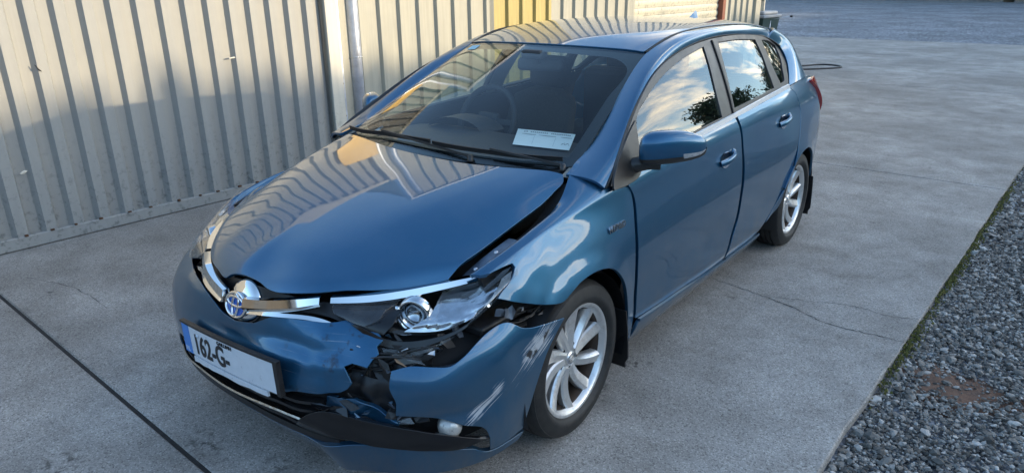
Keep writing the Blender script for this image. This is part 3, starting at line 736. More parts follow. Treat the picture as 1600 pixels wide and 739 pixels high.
# moss along the slab edge
V = []; F = []
for k in range(1100):
    y = rnd.choice([rnd.gauss(1.55, .25), rnd.gauss(3.4, .35), rnd.gauss(4.6, .4), rnd.gauss(2.6, .25)]); x = 1.667+.0454*y+abs(rnd.gauss(0, .022))+.004; s = rnd.uniform(.004, .011); z = -.022+rnd.uniform(-.008, .016)
    b = len(V); a = rnd.uniform(0, 6.28)
    for j in range(3): V.append((x+s*math.cos(a+j*2.1), y+s*math.sin(a+j*2.1), z-.004))
    V.append((x, y, z+s*.9)); F += [(b, b+1, b+3), (b+1, b+2, b+3), (b+2, b, b+3)]
ms = obj('edge_moss', V, F, 'moss_green', None, False); struct(ms, 'stuff'); tag(ms, 'yellow green moss growing along the concrete slab edge', 'moss')
# ------------------------------------------------------------------ corrugated steel container beside the car
CR = -math.atan(.0524)
def rib_sheet(a0, a1, z0, z1, prof, nz=1):
    """prof: repeating (along, out) polyline of one period"""
    per = prof[-1][0]; pts = []; a = a0
    while a < a1-1e-6:
        for s, o_ in prof[:-1]:
            if a+s <= a1+1e-9: pts.append((a+s, o_))
        a += per
    pts.append((a1, prof[-1][1]))
    V = []; F = []
    for i, (s, o_) in enumerate(pts):
        V += [(o_, s, z0), (o_, s, z1)]
        if i: F.append((2*i-2, 2*i, 2*i+1, 2*i-1))
    b = len(V)                                        # back face gives the sheet a real thickness
    for i, (s, o_) in enumerate(pts): V += [(o_-.002, s, z0), (o_-.002, s, z1)]
    for i in range(1, len(pts)): F.append((b+2*i-2, b+2*i-1, b+2*i+1, b+2*i))
    return V, F
cont = thing('corrugated_wall', 'grey corrugated steel wall with pale end post left of the car', 'wall', (-3.24, 0, 0), CR)
CP = [(0, 0), (.064, 0), (.080, -.042), (.148, -.042), (.174, 0)]
V, F = rib_sheet(-3.86, 2.03, .085, 3.12, CP); obj('side_wall', V, F, 'container_paint', cont, False)
V, F = box((-.03, -.92, .048), (.07, 5.9, .085), .006); obj('bottom_rail', V, F, 'container_paint', cont, False)
V, F = box((-.03, -.92, 3.165), (.07, 5.9, .09), .006); obj('top_rail', V, F, 'white_post', cont, False)
V, F = box((-.055, 2.115, 1.605), (.16, .125, 3.21), .006); obj('corner_post', V, F, 'white_post', cont, False)
V, F = box((-.055, -3.92, 1.605), (.16, .125, 3.21), .006); obj('corner_post', V, F, 'white_post', cont, False)
V, F = box((-1.22, -.90, 3.15), (2.34, 6.0, .04)); obj('roof', V, F, 'container_paint', cont, False)
V, F = box((-2.40, -.90, 1.6), (.05, 6.0, 3.05)); obj('rear_wall', V, F, 'container_paint', cont, False)
for e_ in (2.14, -3.95):
    V, F = box((-1.22, e_, 1.6), (2.3, .04, 3.05)); obj('end_wall', V, F, 'container_paint', cont, False)
# rust blisters and dents on the lower rail
for k in range(13):
    a = -.7+k*.174*1.0+rnd.uniform(-.03, .03); V, F = box((.006, a, .094), (.018, rnd.uniform(.012, .03), rnd.uniform(.008, .016)), .003); obj('rust_spot', V, F, 'rust', cont, False)
def dent(a, z, s):
    Vd = []; Fd = []; n_ = 9
    for k in range(n_):
        t_ = 2*math.pi*k/n_; q_ = s*(1+.4*math.sin(2*t_+a)); Vd.append((.0022, a+q_*1.5*math.cos(t_), z+q_*.6*math.sin(t_)))
    Vd.append((.009, a, z+s*.2)); Fd = [(k, (k+1) % n_, n_) for k in range(n_)]
    obj('dent', Vd, Fd, 'white_post', cont, True)
dent(-.53+.10, .52, .016); dent(1.15, 1.13, .014)
V, F = tube([(.004, -.22, 1.20), (.005, -.205, 1.17), (.004, -.19, 1.155)], [.002, .006, .002], 6); obj('scrape', V, F, 'frame_black', cont)
# ------------------------------------------------------------------ shed behind it
BX = -3.36
shed = thing('metal_shed', 'sunlit cream corrugated metal shed with roller shutter behind the car', 'building', (BX, 0, 0), CR)
BP = [(0, 0), (.048, 0), (.066, -.036), (.236, -.036), (.25, 0)]
SH = 4.1
for a0, a1, m_ in ((2.28, 3.28, 'cladding_paint'), (3.28, 4.40, 'cladding_paint'), (4.40, 5.45, 'yellow_sheet'), (5.45, 6.45, 'cladding_paint'), (6.45, 7.36, 'cladding_paint'), (10.32, 11.55, 'cladding_paint')):
    V, F = rib_sheet(a0, a1, .06, SH, BP); obj('cladding_sheet', V, F, m_, shed, False)
V, F = rib_sheet(7.36, 10.32, 2.75, SH, BP); obj('cladding_sheet', V, F, 'cladding_paint', shed, False)
V, F = box((-.05, 11.66, SH/2), (.20, .22, SH), .006); obj('corner_trim', V, F, 'cladding_paint', shed, False)
V, F = box((-.02, 7.0, SH+.04), (.14, 9.6, .10), .01); obj('eaves_gutter', V, F, 'galvanised', shed, False)
V, F = box((-.03, 10.26, 1.4), (.12, .11, 2.75), .005); obj('door_jamb', V, F, 'red_oxide', shed, False)
V, F = box((-.05, 7.38, 1.4), (.08, .06, 2.75), .005); obj('door_jamb', V, F, 'cladding_paint', shed, False)
V, F = sweep([(-.07, 7.41, 0), (-.07, 8.8, 0), (-.07, 10.2, 0)], [(0, 0), (0, .012), (.011, .035), (.014, .06), (.011, .085), (0, .108), (-.006, .108), (-.006, 0)])
sl = obj('shutter_slat', V, F, 'shutter_cream', shed, True); autosmooth(sl, 30); sl.location = (0, 0, .05)
for k in range(1, 25): dup(sl, shed, loc=(0, 0, .05+k*.112))
V, F = box((-4, 11.7, SH/2), (7.8, .06, SH)); obj('end_wall', V, F, 'cladding_paint', shed, False)
V, F = box((-4, 7.0, SH-.02), (7.7, 9.5, .03)); obj('roof', V, F, 'galvanised', shed, False)
V, F = box((-7.9, 7.0, SH/2), (.05, 9.5, SH)); obj('rear_wall', V, F, 'cladding_paint', shed, False)
V, F = box((-4, 2.3, SH/2), (7.8, .05, SH)); obj('end_wall', V, F, 'cladding_paint', shed, False)
V, F = box((-.02, 2.26, SH/2), (.10, .045, SH), .004); obj('flashing', V, F, 'galvanised', shed, False)
for z in (.5, .8, 1.1, 1.4):
    V, F = box((.035, 2.255, z), (.012, .014, .014), .003); obj('rivet', V, F, 'rust', shed, False)
dp = thing('downpipe', 'galvanised grey round downpipe standing beside the white container post', 'pipe', (BX+.10, 2.47, 0), CR)
V, F = tube([(0, 0, .02), (0, 0, 1.2), (0, 0, 2.4), (0, 0, 3.85), (-.03, 0, 4.05)], .058, 20); obj('pipe', V, F, 'galvanised', dp)
V, F = tube([(.061*math.cos(t_), .061*math.sin(t_), 1.02) for t_ in np.linspace(0, 6.283, 24)], .005, 5); o1 = obj('strap', V, F, 'zinc', dp)
V, F = box((-.03, -.13, 1.02), (.01, .16, .018), .002); obj('strap_bolt', V, F, 'zinc', dp, False)
sg = thing('yellow_sign', 'plain yellow sign board high on the grey wall mirrored in the bonnet', 'sign', (-3.222, 0, 0), CR)
V, F = box((0, 1.90, 2.10), (.02, .52, .52), .004); obj('board', V, F, 'sign_yellow', sg, False)
# ------------------------------------------------------------------ bin, rod, hose
bn = thing('wheelie_bin', 'dark green wheelie bin with grey lid past the shed corner', 'bin', (-2.93, 12.35, 0), R(-8))
def taper(z0, s0, z1, s1):
    V = []
    for z, (a, b) in ((z0, s0), (z1, s1)): V += [(-a, -b, z), (a, -b, z), (a, b, z), (-a, b, z)]
    return fix(V, [(0, 1, 2, 3), (4, 5, 6, 7), (0, 1, 5, 4), (1, 2, 6, 5), (2, 3, 7, 6), (3, 0, 4, 7)])
V, F = taper(.09, (.21, .24), .95, (.28, .33)); obj('body', V, F, 'bin_green', bn, False)
V, F = join(box((0, 0, .975), (.62, .74, .05), .012), box((0, .02, 1.03), (.50, .60, .07), .03)); obj('lid', V, F, 'bin_lid_grey', bn, False)
V, F = box((-.02, -.335, .84), (.17, .012, .17), .002); s1_ = obj('sticker', V, F, 'sticker_white', bn, False)
V, F = box((-.075, -.343, .84), (.05, .006, .165), .001); obj('sticker_band', V, F, 'sticker_yellow', s1_, False)
V, F = box((.025, -.343, .82), (.06, .006, .09), .001); obj('sticker_band', V, F, 'sticker_blue', s1_, False)
for s in (-1, 1):
    V, F = lathe([(.02, -.03), (.10, -.03), (.11, 0), (.10, .03), (.02, .03)], 20, 'x', (s*.25, .24, .11)); obj('wheel', V, F, 'tyre_rubber', bn)
V, F = tube([(-.22, .40, .98), (.22, .40, .98)], .015, 8); obj('handle', V, F, 'bin_green', bn)
bx_ = thing('cardboard_sheet', 'pale board leaning upright on the bin lid by the shed corner', 'board', (-2.88, 12.36, 1.067), R(-10))
V, F = box((-.03, 0, .20), (.16, .03, .40), .004); obj('panel', V, F, 'white_post', bx_, False)
V, F = box((-.03, -.018, .19), (.15, .008, .012)); obj('crease_band', V, F, 'frame_black', bx_, False)
rd = thing('metal_rod', 'thin metal rod with black knob sticking out beside the wheelie bin', 'rod', (-2.62, 12.3, .93))
V, F = tube([(-.05, 0, -.02), (.33, .0, .05)], .008, 8); obj('shaft', V, F, 'zinc', rd)
V, F = lathe([(.0, -.02), (.018, -.02), (.02, 0), (.018, .02), (0, .02)], 12, 'x', (.34, 0, .052)); obj('knob', V, F, 'hose_black', rd)
V, F = tube([(-.05, 0, -.93), (-.05, 0, -.02)], .012, 8); obj('post', V, F, 'zinc', rd)
P = catmull([(-3.0, 12.9, .012), (-2.25, 12.73, .012), (-1.80, 13.35, .012), (-1.52, 13.25, .012), (-1.45, 12.98, .012), (-1.62, 12.70, .012), (-2.04, 12.24, .012), (-2.7, 11.95, .012)], 10)
V, F = tube(P, .017, 8); hs = obj('hose', V, F, 'hose_black'); tag(hs, 'black hose loop lying on the concrete behind the car', 'hose')
# ------------------------------------------------------------------ hedge and trees round the yard (seen mirrored in the car, and shading it)
def leaf_cloud(pts, size, rg):
    n_ = len(pts); a = rg.normal(0, 1, (n_, 3)); a /= np.linalg.norm(a, axis=1)[:, None]; b = np.cross(a, rg.normal(0, 1, (n_, 3))); b /= np.linalg.norm(b, axis=1)[:, None]
    s = size*rg.uniform(.6, 1.5, n_)[:, None]; V = np.stack([pts-a*s, pts+b*s*.55, pts+a*s, pts-b*s*.55], 1).reshape(-1, 3)
    return V, np.arange(n_*4).reshape(-1, 4)
def tree_mesh(seed, hgt, rad):
    rg = np.random.default_rng(seed); lobes = []
    for k in range(26):
        th = rg.uniform(0, 6.28); zz = rg.uniform(.28, 1.0); rr = rad*(1-abs(zz-.55)*1.1)*math.sqrt(rg.random())
        lobes.append((rr*math.cos(th), rr*math.sin(th), hgt*zz*.92, rad*rg.uniform(.25, .45)))
    pts = []
    for x, y, z, r_ in lobes:
        d = rg.normal(0, 1, (260, 3)); d /= np.linalg.norm(d, axis=1)[:, None]; pts.append(np.array([x, y, z])+d*r_*rg.uniform(.45, 1.15, (260, 1)))
    V, F = leaf_cloud(np.concatenate(pts), .11, rg)
    tk = [tube([(0, 0, -.1), (.05, .03, hgt*.3), (0, .05, hgt*.75)], [.16, .12, .04], 8)]
    for x, y, z, r_ in lobes[:8]: tk.append(tube([(.03, .03, hgt*.25), (x*.5, y*.5, z*.8), (x, y, z)], [.07, .05, .02], 6))
    return (V, F), join(*tk)
protos = []
for k, (hh, rr, lm) in enumerate(((6.0, 2.3, 'leaf_dark'), (4.6, 2.0, 'leaf_mid'), (7.0, 2.2, 'leaf_dark'))):
    (V, F), (V2, F2) = tree_mesh(30+k, hh, rr)
    protos.append((obj('crown', V, F, lm, None, False), obj('trunk', V2, F2, 'bark', None, True)))
spots = [(-24, 66), (-19, 63), (-14, 65), (-9, 62), (-4.5, 64), (0, 60), (4, 62), (8, 59), (12, 61), (15.5, 58), (19, 60), (22, 57), (2, 67), (10, 66), (17, 65), (-7, 68), (25, 61), (6, 56), (13.5, 56.5), (20.5, 55), (-2, 57)]
for i, (x, y) in enumerate(spots):
    k = i % 3; t_ = thing('boundary_tree', 'dark leafy tree of the far boundary row mirrored in the side windows', 'tree', (x, y, -.05), rnd.uniform(0, 6.28), 'trees along the far boundary')
    for pr in protos[k]:
        c_ = pr if i < 3 else dup(pr, t_)
        c_.parent = t_
    t_.scale = (2.0, 2.0, 1.9*rnd.uniform(.8, 1.1))
hg = thing('boundary_hedge', 'tall dark trimmed hedge right of the yard shading the ground', 'hedge', (0, 0, 0))
HX, HT = 24.0, 6.42
V, F = box((HX, 30, HT/2-.5), (1.6, 120, HT-1.0)); obj('hedge_core', V, F, 'leaf_dark', hg, False)
rg = np.random.default_rng(3); n_ = 20000; n2 = 30000
pts = np.stack([HX-.8+rg.normal(0, .14, n_), rg.uniform(-30, 90, n_), rg.uniform(0, HT, n_)], 1)
p2 = np.stack([HX+rg.uniform(-.9, .9, n2), rg.uniform(-30, 90, n2), HT-.1-1.1*rg.random(n2)**1.6+rg.normal(0, .10, n2)], 1)
V, F = leaf_cloud(np.concatenate([pts, p2]), .16, rg); obj('hedge_leaves', V, F, 'leaf_mid', hg, False)
h2 = thing('unseen_shed', 'long low brown shed added unseen ahead of the car to darken its front', 'building', (0, 0, 0))  # building added out of view, darkens the bumper and the wall's rib sides
V, F = box((4, -18, 1.9), (64, 5, 3.8)); obj('wall', V, F, 'shed_brown', h2, False)
V, F = fix([(-29, -14.9, 3.75), (37, -14.9, 3.75), (37, -18, 5.2), (-29, -18, 5.2), (-29, -21, 3.75), (37, -21, 3.75)], [(0, 1, 2, 3), (3, 2, 5, 4), (0, 3, 4), (1, 5, 2), (0, 4, 5, 1)]); obj('roof', V, F, 'roof_grey', h2, False)
for k in range(9):
    V, F = box((-24+k*7, -15.48, 1.5), (3.0, .06, 2.8), .01); obj('door', V, F, 'roof_grey', h2, False)
V = []; F = []; hn = 60
for i in range(hn+1):
    a = R(-30+210*i/hn); V += [(420*math.cos(a), 420*math.sin(a), -2), (520*math.cos(a), 520*math.sin(a), 26+9*math.sin(i*.5)+6*math.sin(i*1.3))]
    V += [(620*math.cos(a), 620*math.sin(a), -2)]
    if i: b = 3*i; F += [(b-3, b, b+1, b-2), (b-2, b+1, b+2, b-1)]
struct(obj('far_hills', V, F, 'hill_green', None, True))
# ------------------------------------------------------------------ the damaged hatchback
car = thing('hatchback_car', 'blue five door hatchback with smashed front left corner parked on concrete', 'car')
def noise3(V, f, ph):
    return np.sin(V[:, 0]*f+ph)*np.sin(V[:, 1]*f*1.13+ph*1.7)+np.sin(V[:, 2]*f*1.31+ph*2.3)*np.sin((V[:, 0]+V[:, 1])*f*.87+ph*.6)
def gauss(V, c, r): return np.exp(-(((V-np.array(c))/np.array(r))**2).sum(1))
# --- bonnet: buckled at its front edge, shifted off the left wing
def hood_warp(V, N):
    d = -.010*gauss(V, (.10, -.79, .77), (.10, .06, .2))+.006*gauss(V, (-.02, -.74, .8), (.05, .10, .3))-.006*gauss(V, (.30, -.70, .78), (.12, .05, .2))+.006*gauss(V, (.45, -.55, .8), (.10, .06, .3))
    d += .0035*gauss(V, (-.22, -.66, .8), (.05, .16, .3))
    for s_ in (1, -1):                                 # raised crease down each side of the bonnet
        xc = .50+(V[:, 1]-.12)*.27; q_ = (V[:, 0]*s_-xc); d += np.where(q_ > 0, .007*np.clip(1-q_/.20, 0, 1), .007*np.exp(-(q_/.16)**2))*np.clip((V[:, 1]+.80)/.35, 0, 1)
    V = V+N*d[:, None]
    return V
hl = UV['hood_L']; hf = UV['hood_F']; hrr = UV['hood_rear']
hood_poly = [(.645, 4.99)]+[(u_-(.014 if .5 < v_ < 4.6 else .008), v_) for u_, v_ in hl[1:]]+hf+[(-.16, .20), (-.25, .22), (-.36, .20), (-.46, .18), (-.56, .18), (-.65, .22), (-.685, .6), (-.70, 1.3), (-.705, 2.1), (-.708, 2.8), (-.708, 3.6), (-.70, 4.4), (-.68, 4.85), (-.655, 4.99)]+[(-.60, 4.97), (-.4, 4.94), (-.2, 4.90), (0, 4.86), (.15, 4.82), (.30, 4.78), (.45, 4.80), (.58, 4.90)]
hood = panel('bonnet', HOOD, hood_poly, 'paint', car, h=.02, warp=hood_warp, corner=50)
hood['label'] = 'blue bonnet buckled at its front edge, gaping from the left wing'
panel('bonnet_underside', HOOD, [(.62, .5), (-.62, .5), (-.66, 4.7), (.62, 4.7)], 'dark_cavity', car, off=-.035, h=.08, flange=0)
# --- wings
def wing_warp(V, N):
    m = gauss(V, (.82, -.34, .74), (.2, .22, .13))
    d = .0016*m*noise3(V, 17, 1.3)+.0006*m*noise3(V, 47, .4)-.004*gauss(V, (.86, -.22, .72), (.2, .07, .05))
    fl = arch_flare(V, 0.0)
    return V+N*(d+fl)[:, None]
def arch_flare(V, yc):
    r = np.hypot(V[:, 1]-yc, V[:, 2]-.312); return .014*np.clip(1-(r-.345)/.085, 0, 1)*(V[:, 2] > .15)
def flare_only(yc): return lambda V, N: V+N*arch_flare(V, yc)[:, None]
fpoly = [(.4096, 5.98), (.3185, 5.99), (.213, 5.98), (.17, 5.93), (.11, 5.87), (.04, 5.82), (-.03, 5.80), (-.10, 5.76), (-.2, 5.72), (-.30, 5.70), (-.38, 5.66), (-.45, 5.4)]+[(-.4456, 4.7)]+UV['fend_hl']+UV['fend_low']+UV['fend_arch'][:9]+[(.386, -.35), (.425, -.35)]+UV['fend_gap'][1:]+UV['fend_sail']
wing = panel('front_wing', FEND, fpoly, 'paint', car, h=.014, warp=wing_warp, corner=42)
wing['label'] = 'crumpled left front wing with creased leading edge above the wheel'
th = np.linspace(R(200), R(-22), 22)
def zt_f(y, z):                                       # v on FEND for a height z
    vs = np.linspace(-.8, 6, 400); zz = FEND.P(np.full(400, y), vs)[:, 2]; return float(np.interp(z, zz, vs))
def zt_s(y, z):
    vs = np.linspace(-.5, 5, 400); zz = SIDE.P(np.full(400, y), vs)[:, 2]; return float(np.interp(z, zz, vs))
arch = [(.345*math.cos(t), .312+.345*math.sin(t)) for t in np.linspace(R(160), R(-8), 20)]
fr_poly = [(.41, 5.98), (.213, 5.98), (.04, 5.97), (-.2, 5.97), (-.38, 5.9), (-.45, 5.6), (-.42, 4.1), (-.35, 3.6), (-.38, 3.0), (-.44, 2.6), (-.44, 1.6), (-.36, 1.3)]+[(y, zt_f(y, z)) for y, z in arch]+[(.386, -.3), (.425, -.3)]+UV['fend_gap'][1:]+UV['fend_sail']
panel('front_wing', FENDR, fr_poly, 'paint', car, h=.03, warp=flare_only(0.0), mirror=True, corner=42)
# --- doors, sill and rear quarter
def both(name, S, poly, mat, **k):
    a = panel(name, S, poly, mat, car, **k); k2 = dict(k); k2['h'] = max(k.get('h', .022), .035); b = panel(name, S, poly, mat, car, mirror=True, **k2); return a, b
d_f = [(.372, 4.62)]+UV['door_f'][1:6]+[(.53, 1.13), (.75, 1.03), (1.04, .93), (1.30, .83), (1.463, .78)]+UV['door_f'][10:15]+[(1.5175, 4.93), (1.28, 4.95), (1.03, 4.96), (.72, 4.96), (.53, 4.93)]
fdoor = both('front_door', SIDE, d_f, 'paint', h=.025)
d_r = [(1.5528, 4.93)]+UV['door_r'][1:6]+[(1.5, .77), (1.70, .72), (1.88, .72), (2.00, .84)]+UV['door_r'][9:15]+[(2.50, 4.7), (2.44, 4.94), (2.15, 4.94), (1.85, 4.94)]
rdoor = both('rear_door', SIDE, d_r, 'paint', h=.025)
rarch = [(2.6+.348*math.cos(t), .312+.348*math.sin(t)) for t in np.linspace(R(190), R(-12), 26)]
q_p = [(2.455, 4.94), (2.513, 4.7)]+[(u+.010, v) for u, v in UV['door_r'][14:8:-1]]+[(2.045, .95), (2.03, .72), (2.06, .4), (2.20, .35)]
q_p = [(2.455, 4.94), (2.513, 4.7)]+[(u+.012, v) for u, v in UV['door_r'][14:9:-1]]+[(2.13, 1.30), (2.09, 1.05)]+[(y, zt_s(y, z)) for y, z in rarch if .35 < z]+[(2.955, .9), (2.99, .1), (3.2, .0), (3.345, .0), (3.345, 4.9), (3.1, 4.95), (2.8, 4.96)]
quarter = both('rear_quarter', SIDE, q_p, 'paint', h=.028, warp=flare_only(2.6))
# sill
sp_ = [(.43, -.05), (2.06, -.05), (2.04, .60), (1.90, .62), (1.70, .62), (1.46, .68), (1.04, .82), (.75, .92), (.47, 1.05)]
sill = both('sill', SIDE, sp_, 'paint', h=.03, off=.012)
for s in (1, -1):
    P = SIDE.P(np.linspace(.50, 2.44, 24), np.full(24, 5.03)); P[:, 0] += .010; P[:, 2] -= .006; P[:, 0] *= s
    V, F = sweep(P, [(-.004, -.010), (.008, -.010), (.002, .010), (-.006, .011)]); autosmooth(obj('window_trim', V, F, 'satin_trim', car), 40)
    ys = np.r_[np.linspace(.47, 1.45, 12), np.linspace(1.55, 1.99, 8)]
    P = SIDE.P(ys, np.interp(ys, [.47, .75, 1.04, 1.46, 1.9, 2.04], [1.10, .97, .87, .72, .66, .70])); P[:, 0] += .010; P[:, 0] *= s
    V, F = sweep(P, [(-.008, -.006), (.007, -.006), (.007, .006), (-.008, .006)]); autosmooth(obj('sill_trim', V, F, 'paint', car), 40)
# --- window frames and glass
fo = UV['frame_out']
outer = [(.2466, .03)]+fo[1:9]+[(2.62, 2.45), (2.74, 2.1), (2.72, 1.5), (2.60, .75), (2.47, .05), (2.1, -.02), (1.5, -.02), (.8, -.02), (.4, -.02)]
gl_f = [(.585, 1.27), (.7233, 1.6355), (.9734, 2.0713), (1.2039, 2.3343), (1.4761, 2.57), (1.452, 1.911), (1.4119, 1.0871), (1.3819, .11), (1.0763, .10), (.7976, .10), (.5121, .11)]
gl_r = UV['gl_r']; gl_q = [(2.36, 2.42), (2.50, 2.34), (2.62, 2.05), (2.60, 1.5), (2.51, .85), (2.43, .29), (2.345, .265), (2.333, 1.0067), (2.345, 1.8)]
frame = both('window_frame', GH, outer, 'frame_black', h=.022, holes=[gl_f, gl_r, gl_q], flange=.02, corner=50)
gset = []
for nm, g in (('side_window', gl_f), ('side_window', gl_r), ('quarter_window', gl_q)):
    gset.append(both(nm, GH, [(cu+(u-cu)*1.01, cv+(v-cv)*1.01) for (u, v), (cu, cv) in zip(g, [tuple(np.mean(g, 0))]*len(g))], 'side_glass', h=.04, off=-.006, flange=0, corner=50))
sail = both('mirror_sail', GH, [(.25, -.10), (.258, .03), (.318, .40), (.40, .74), (.48, 1.02), (.565, 1.25), (.53, .7), (.50, .10), (.47, -.12), (.36, -.2)], 'sail_black', h=.02, off=.006, flange=.01, corner=60)
# pillar gap lines between front and rear door frames
for s in (1, -1):
    vv = np.linspace(.0, 2.76, 14); P = GH.P(np.interp(vv, [0, 2.76], [1.515, 1.60]), vv); P[:, 0] += .004; P[:, 0] *= s
    V, F = sweep(P, [(-.003, -.006), (.003, -.006), (.003, .006), (-.003, .006)], upv=(0, 1, 0)); obj('pillar_seal', V, F, 'rubber_seal', car, False)
    vv = np.linspace(0.05, 1.0, 12); P = np.array(_B)[:, [1, 0, 2]]; P = catmull(P, 4); P[:, 0] += .002; P[:, 0] *= s
    V, F = tube(P, .0045, 6); obj('frame_seal', V, F, 'rubber_seal', car)
# --- roof, pillars, windscreen
cant = both('roof_pillar', CANT, [(.0, 1.0), (0, .0), (.1, 0), (.25, 0), (.5, 0), (.75, 0), (.9, 0), (.95, 0), (.975, 1), (.85, 1), (.75, 1), (.5, 1), (.3, 1), (.15, 1)], 'paint', h=.022, flange=.012, corner=60)
roof = panel('roof', ROOF, [(-.525, .02), (-.525, 1), (-.520, 3), (-.512, 4), (-.507, 5), (-.50, 6), (.50, 6), (.507, 5), (.512, 4), (.520, 3), (.525, 1), (.525, .02), (.3, .0), (0, 0), (-.3, 0)], 'paint', car, h=.03, flange=.012)
for s in (1, -1):
    P = np.array([p for p in _A if 1.0 < p[0] < 2.7])[:, [1, 0, 2]]; P = catmull(P, 5); P[:, 0] -= .006; P[:, 2] -= .002; P[:, 0] *= s
    V, F = sweep(P, [(-.009, -.006), (.009, -.006), (.008, .004), (-.008, .004)]); obj('roof_moulding', V, F, 'rubber_seal', car, False)
wind_poly = [(-.655, .14), (-.645, .6), (-.618, 1.4), (-.588, 2.2), (-.548, 2.97), (-.3, 2.985), (0, 2.99), (.3, 2.985), (.548, 2.97), (.588, 2.2), (.618, 1.4), (.645, .6), (.655, .14), (.55, .03), (.4, .0), (.2, 0), (0, 0), (-.2, 0), (-.4, 0), (-.55, .03)]
ws = panel('windscreen', WIND, wind_poly, 'windscreen_glass', car, h=.04, off=-.004, flange=0)
inner = [(-.605, .42), (-.59, 1.0), (-.56, 1.8), (-.515, 2.6), (-.45, 2.76), (-.3, 2.80), (0, 2.82), (.3, 2.80), (.45, 2.76), (.515, 2.6), (.56, 1.8), (.59, 1.0), (.605, .42), (.5, .27), (.3, .22), (0, .21), (-.3, .22), (-.5, .27)]
panel('windscreen_border', WIND, wind_poly, 'black_gloss', car, holes=[inner], h=.04, off=-.009, flange=0, corner=60)
panel('windscreen_sticker', WIND, [(-.475, 2.74), (-.405, 2.76), (-.405, 2.90), (-.475, 2.88)], 'blue_sticker', car, off=-.002, h=.03, flange=0)
panel('cowl', WIND, [(-.69, .03), (-.66, .16), (-.5, .08), (-.3, .06), (0, .05), (.3, .06), (.5, .08), (.645, .16), (.66, .06), (.62, -.18), (.45, -.24), (.2, -.24), (0, -.24), (-.2, -.22), (-.45, -.20), (-.62, -.12)], 'black_plastic', car, h=.03, off=-.012, flange=.01)
# wipers
def wiper(uvs, pivot):
    P = WIND.P([a for a, b in uvs], [b for a, b in uvs])+WIND.N(np.array([a for a, b in uvs]), np.array([b for a, b in uvs]))*.016
    P = catmull(P, 6); V, F = sweep(P, [(-.003, -.012), (.003, -.012), (.004, .0), (.006, .006), (-.002, .007)]); e = obj('wiper', V, F, 'rubber_seal', car, False)
    a = WIND.P(*pivot)[0]+np.array([0, 0, .012]); m_ = P[len(P)//2]+np.array([0, -.004, .012]); mid = (a+m_)/2+np.array([0, -.010, .004])
    V, F = sweep(catmull([a, mid, m_], 6), [(-.006, -.004), (.006, -.004), (.004, .004), (-.004, .004)]); obj('wiper_arm', V, F, 'rubber_seal', e, False)
    V, F = lathe([(0, .006), (.011, .005), (.013, -.02)], 14, 'z', tuple(a)); obj('wiper_pivot', V, F, 'frame_black', e)
wiper([(-.66, .03), (-.5, .16), (-.348, .25), (-.18, .29), (-.02, .31)], (.23, .06))
wiper([(.0, .28), (.15, .26), (.30, .25), (.45, .24), (.60, .24)], (.62, .03))
# roof aerial
V = []; F = []
for i, t in enumerate(np.linspace(0, 1, 9)):
    y = 2.60+.15*t; hgt = .058*min(1, (t/.85)**1.25)*(1 if t < .9 else .9); wd = .028*(.35+.65*t)
    z0 = ROOF.P(0, 4.7)[0][2]-.012
    V += [(-wd, y, z0), (-wd*.45, y+.012*t, z0+hgt*.55), (0, y+.02*t, z0+hgt+.004), (wd*.45, y+.012*t, z0+hgt*.55), (wd, y, z0)]
    if i:
        b = 5*i; F += [(b-5+k, b+k, b+k+1, b-4+k) for k in range(4)]
F += [tuple(range(5)), tuple(range(40, 45))[::-1]]
V, F = fix(V, F); autosmooth(obj('roof_aerial', V, F, 'paint', car), 50)
# --- tail lamps, hatch, rear bumper
tl = both('tail_lamp', SIDE, [(2.95, 4.80), (3.06, 4.93), (3.2, 4.85), (3.32, 4.6), (3.32, 3.6), (3.20, 3.55), (3.13, 4.0), (3.06, 4.45)], 'tail_red', h=.02, off=.020, flange=.02)
HATCH = Surf(xlines([[(0, 3.40, .30), (.3, 3.395, .30), (.5, 3.36, .30)], [(0, 3.41, .60), (.35, 3.40, .60), (.6, 3.34, .60)], [(0, 3.36, .95), (.35, 3.35, .95), (.6, 3.28, .95)], [(0, 3.25, 1.12), (.35, 3.24, 1.12), (.58, 3.17, 1.12)], [(0, 3.10, 1.36), (.3, 3.09, 1.355), (.48, 3.03, 1.34)]]), flip=True)
panel('tailgate', HATCH, [(-.55, .6), (.55, .6), (.58, 2.1), (.54, 3), (.47, 3.98), (-.47, 3.98), (-.54, 3), (-.58, 2.1)], 'paint', car, holes=[[(-.46, 2.35), (.46, 2.35), (.42, 3.75), (-.42, 3.75)]], h=.05)
panel('rear_window', HATCH, [(-.47, 2.32), (.47, 2.32), (.43, 3.78), (-.43, 3.78)], 'side_glass', car, h=.07, off=-.006, flange=0)
panel('rear_bumper', HATCH, [(-.5, -.4), (.5, -.4), (.58, .55), (-.58, .55)], 'paint', car, h=.06)
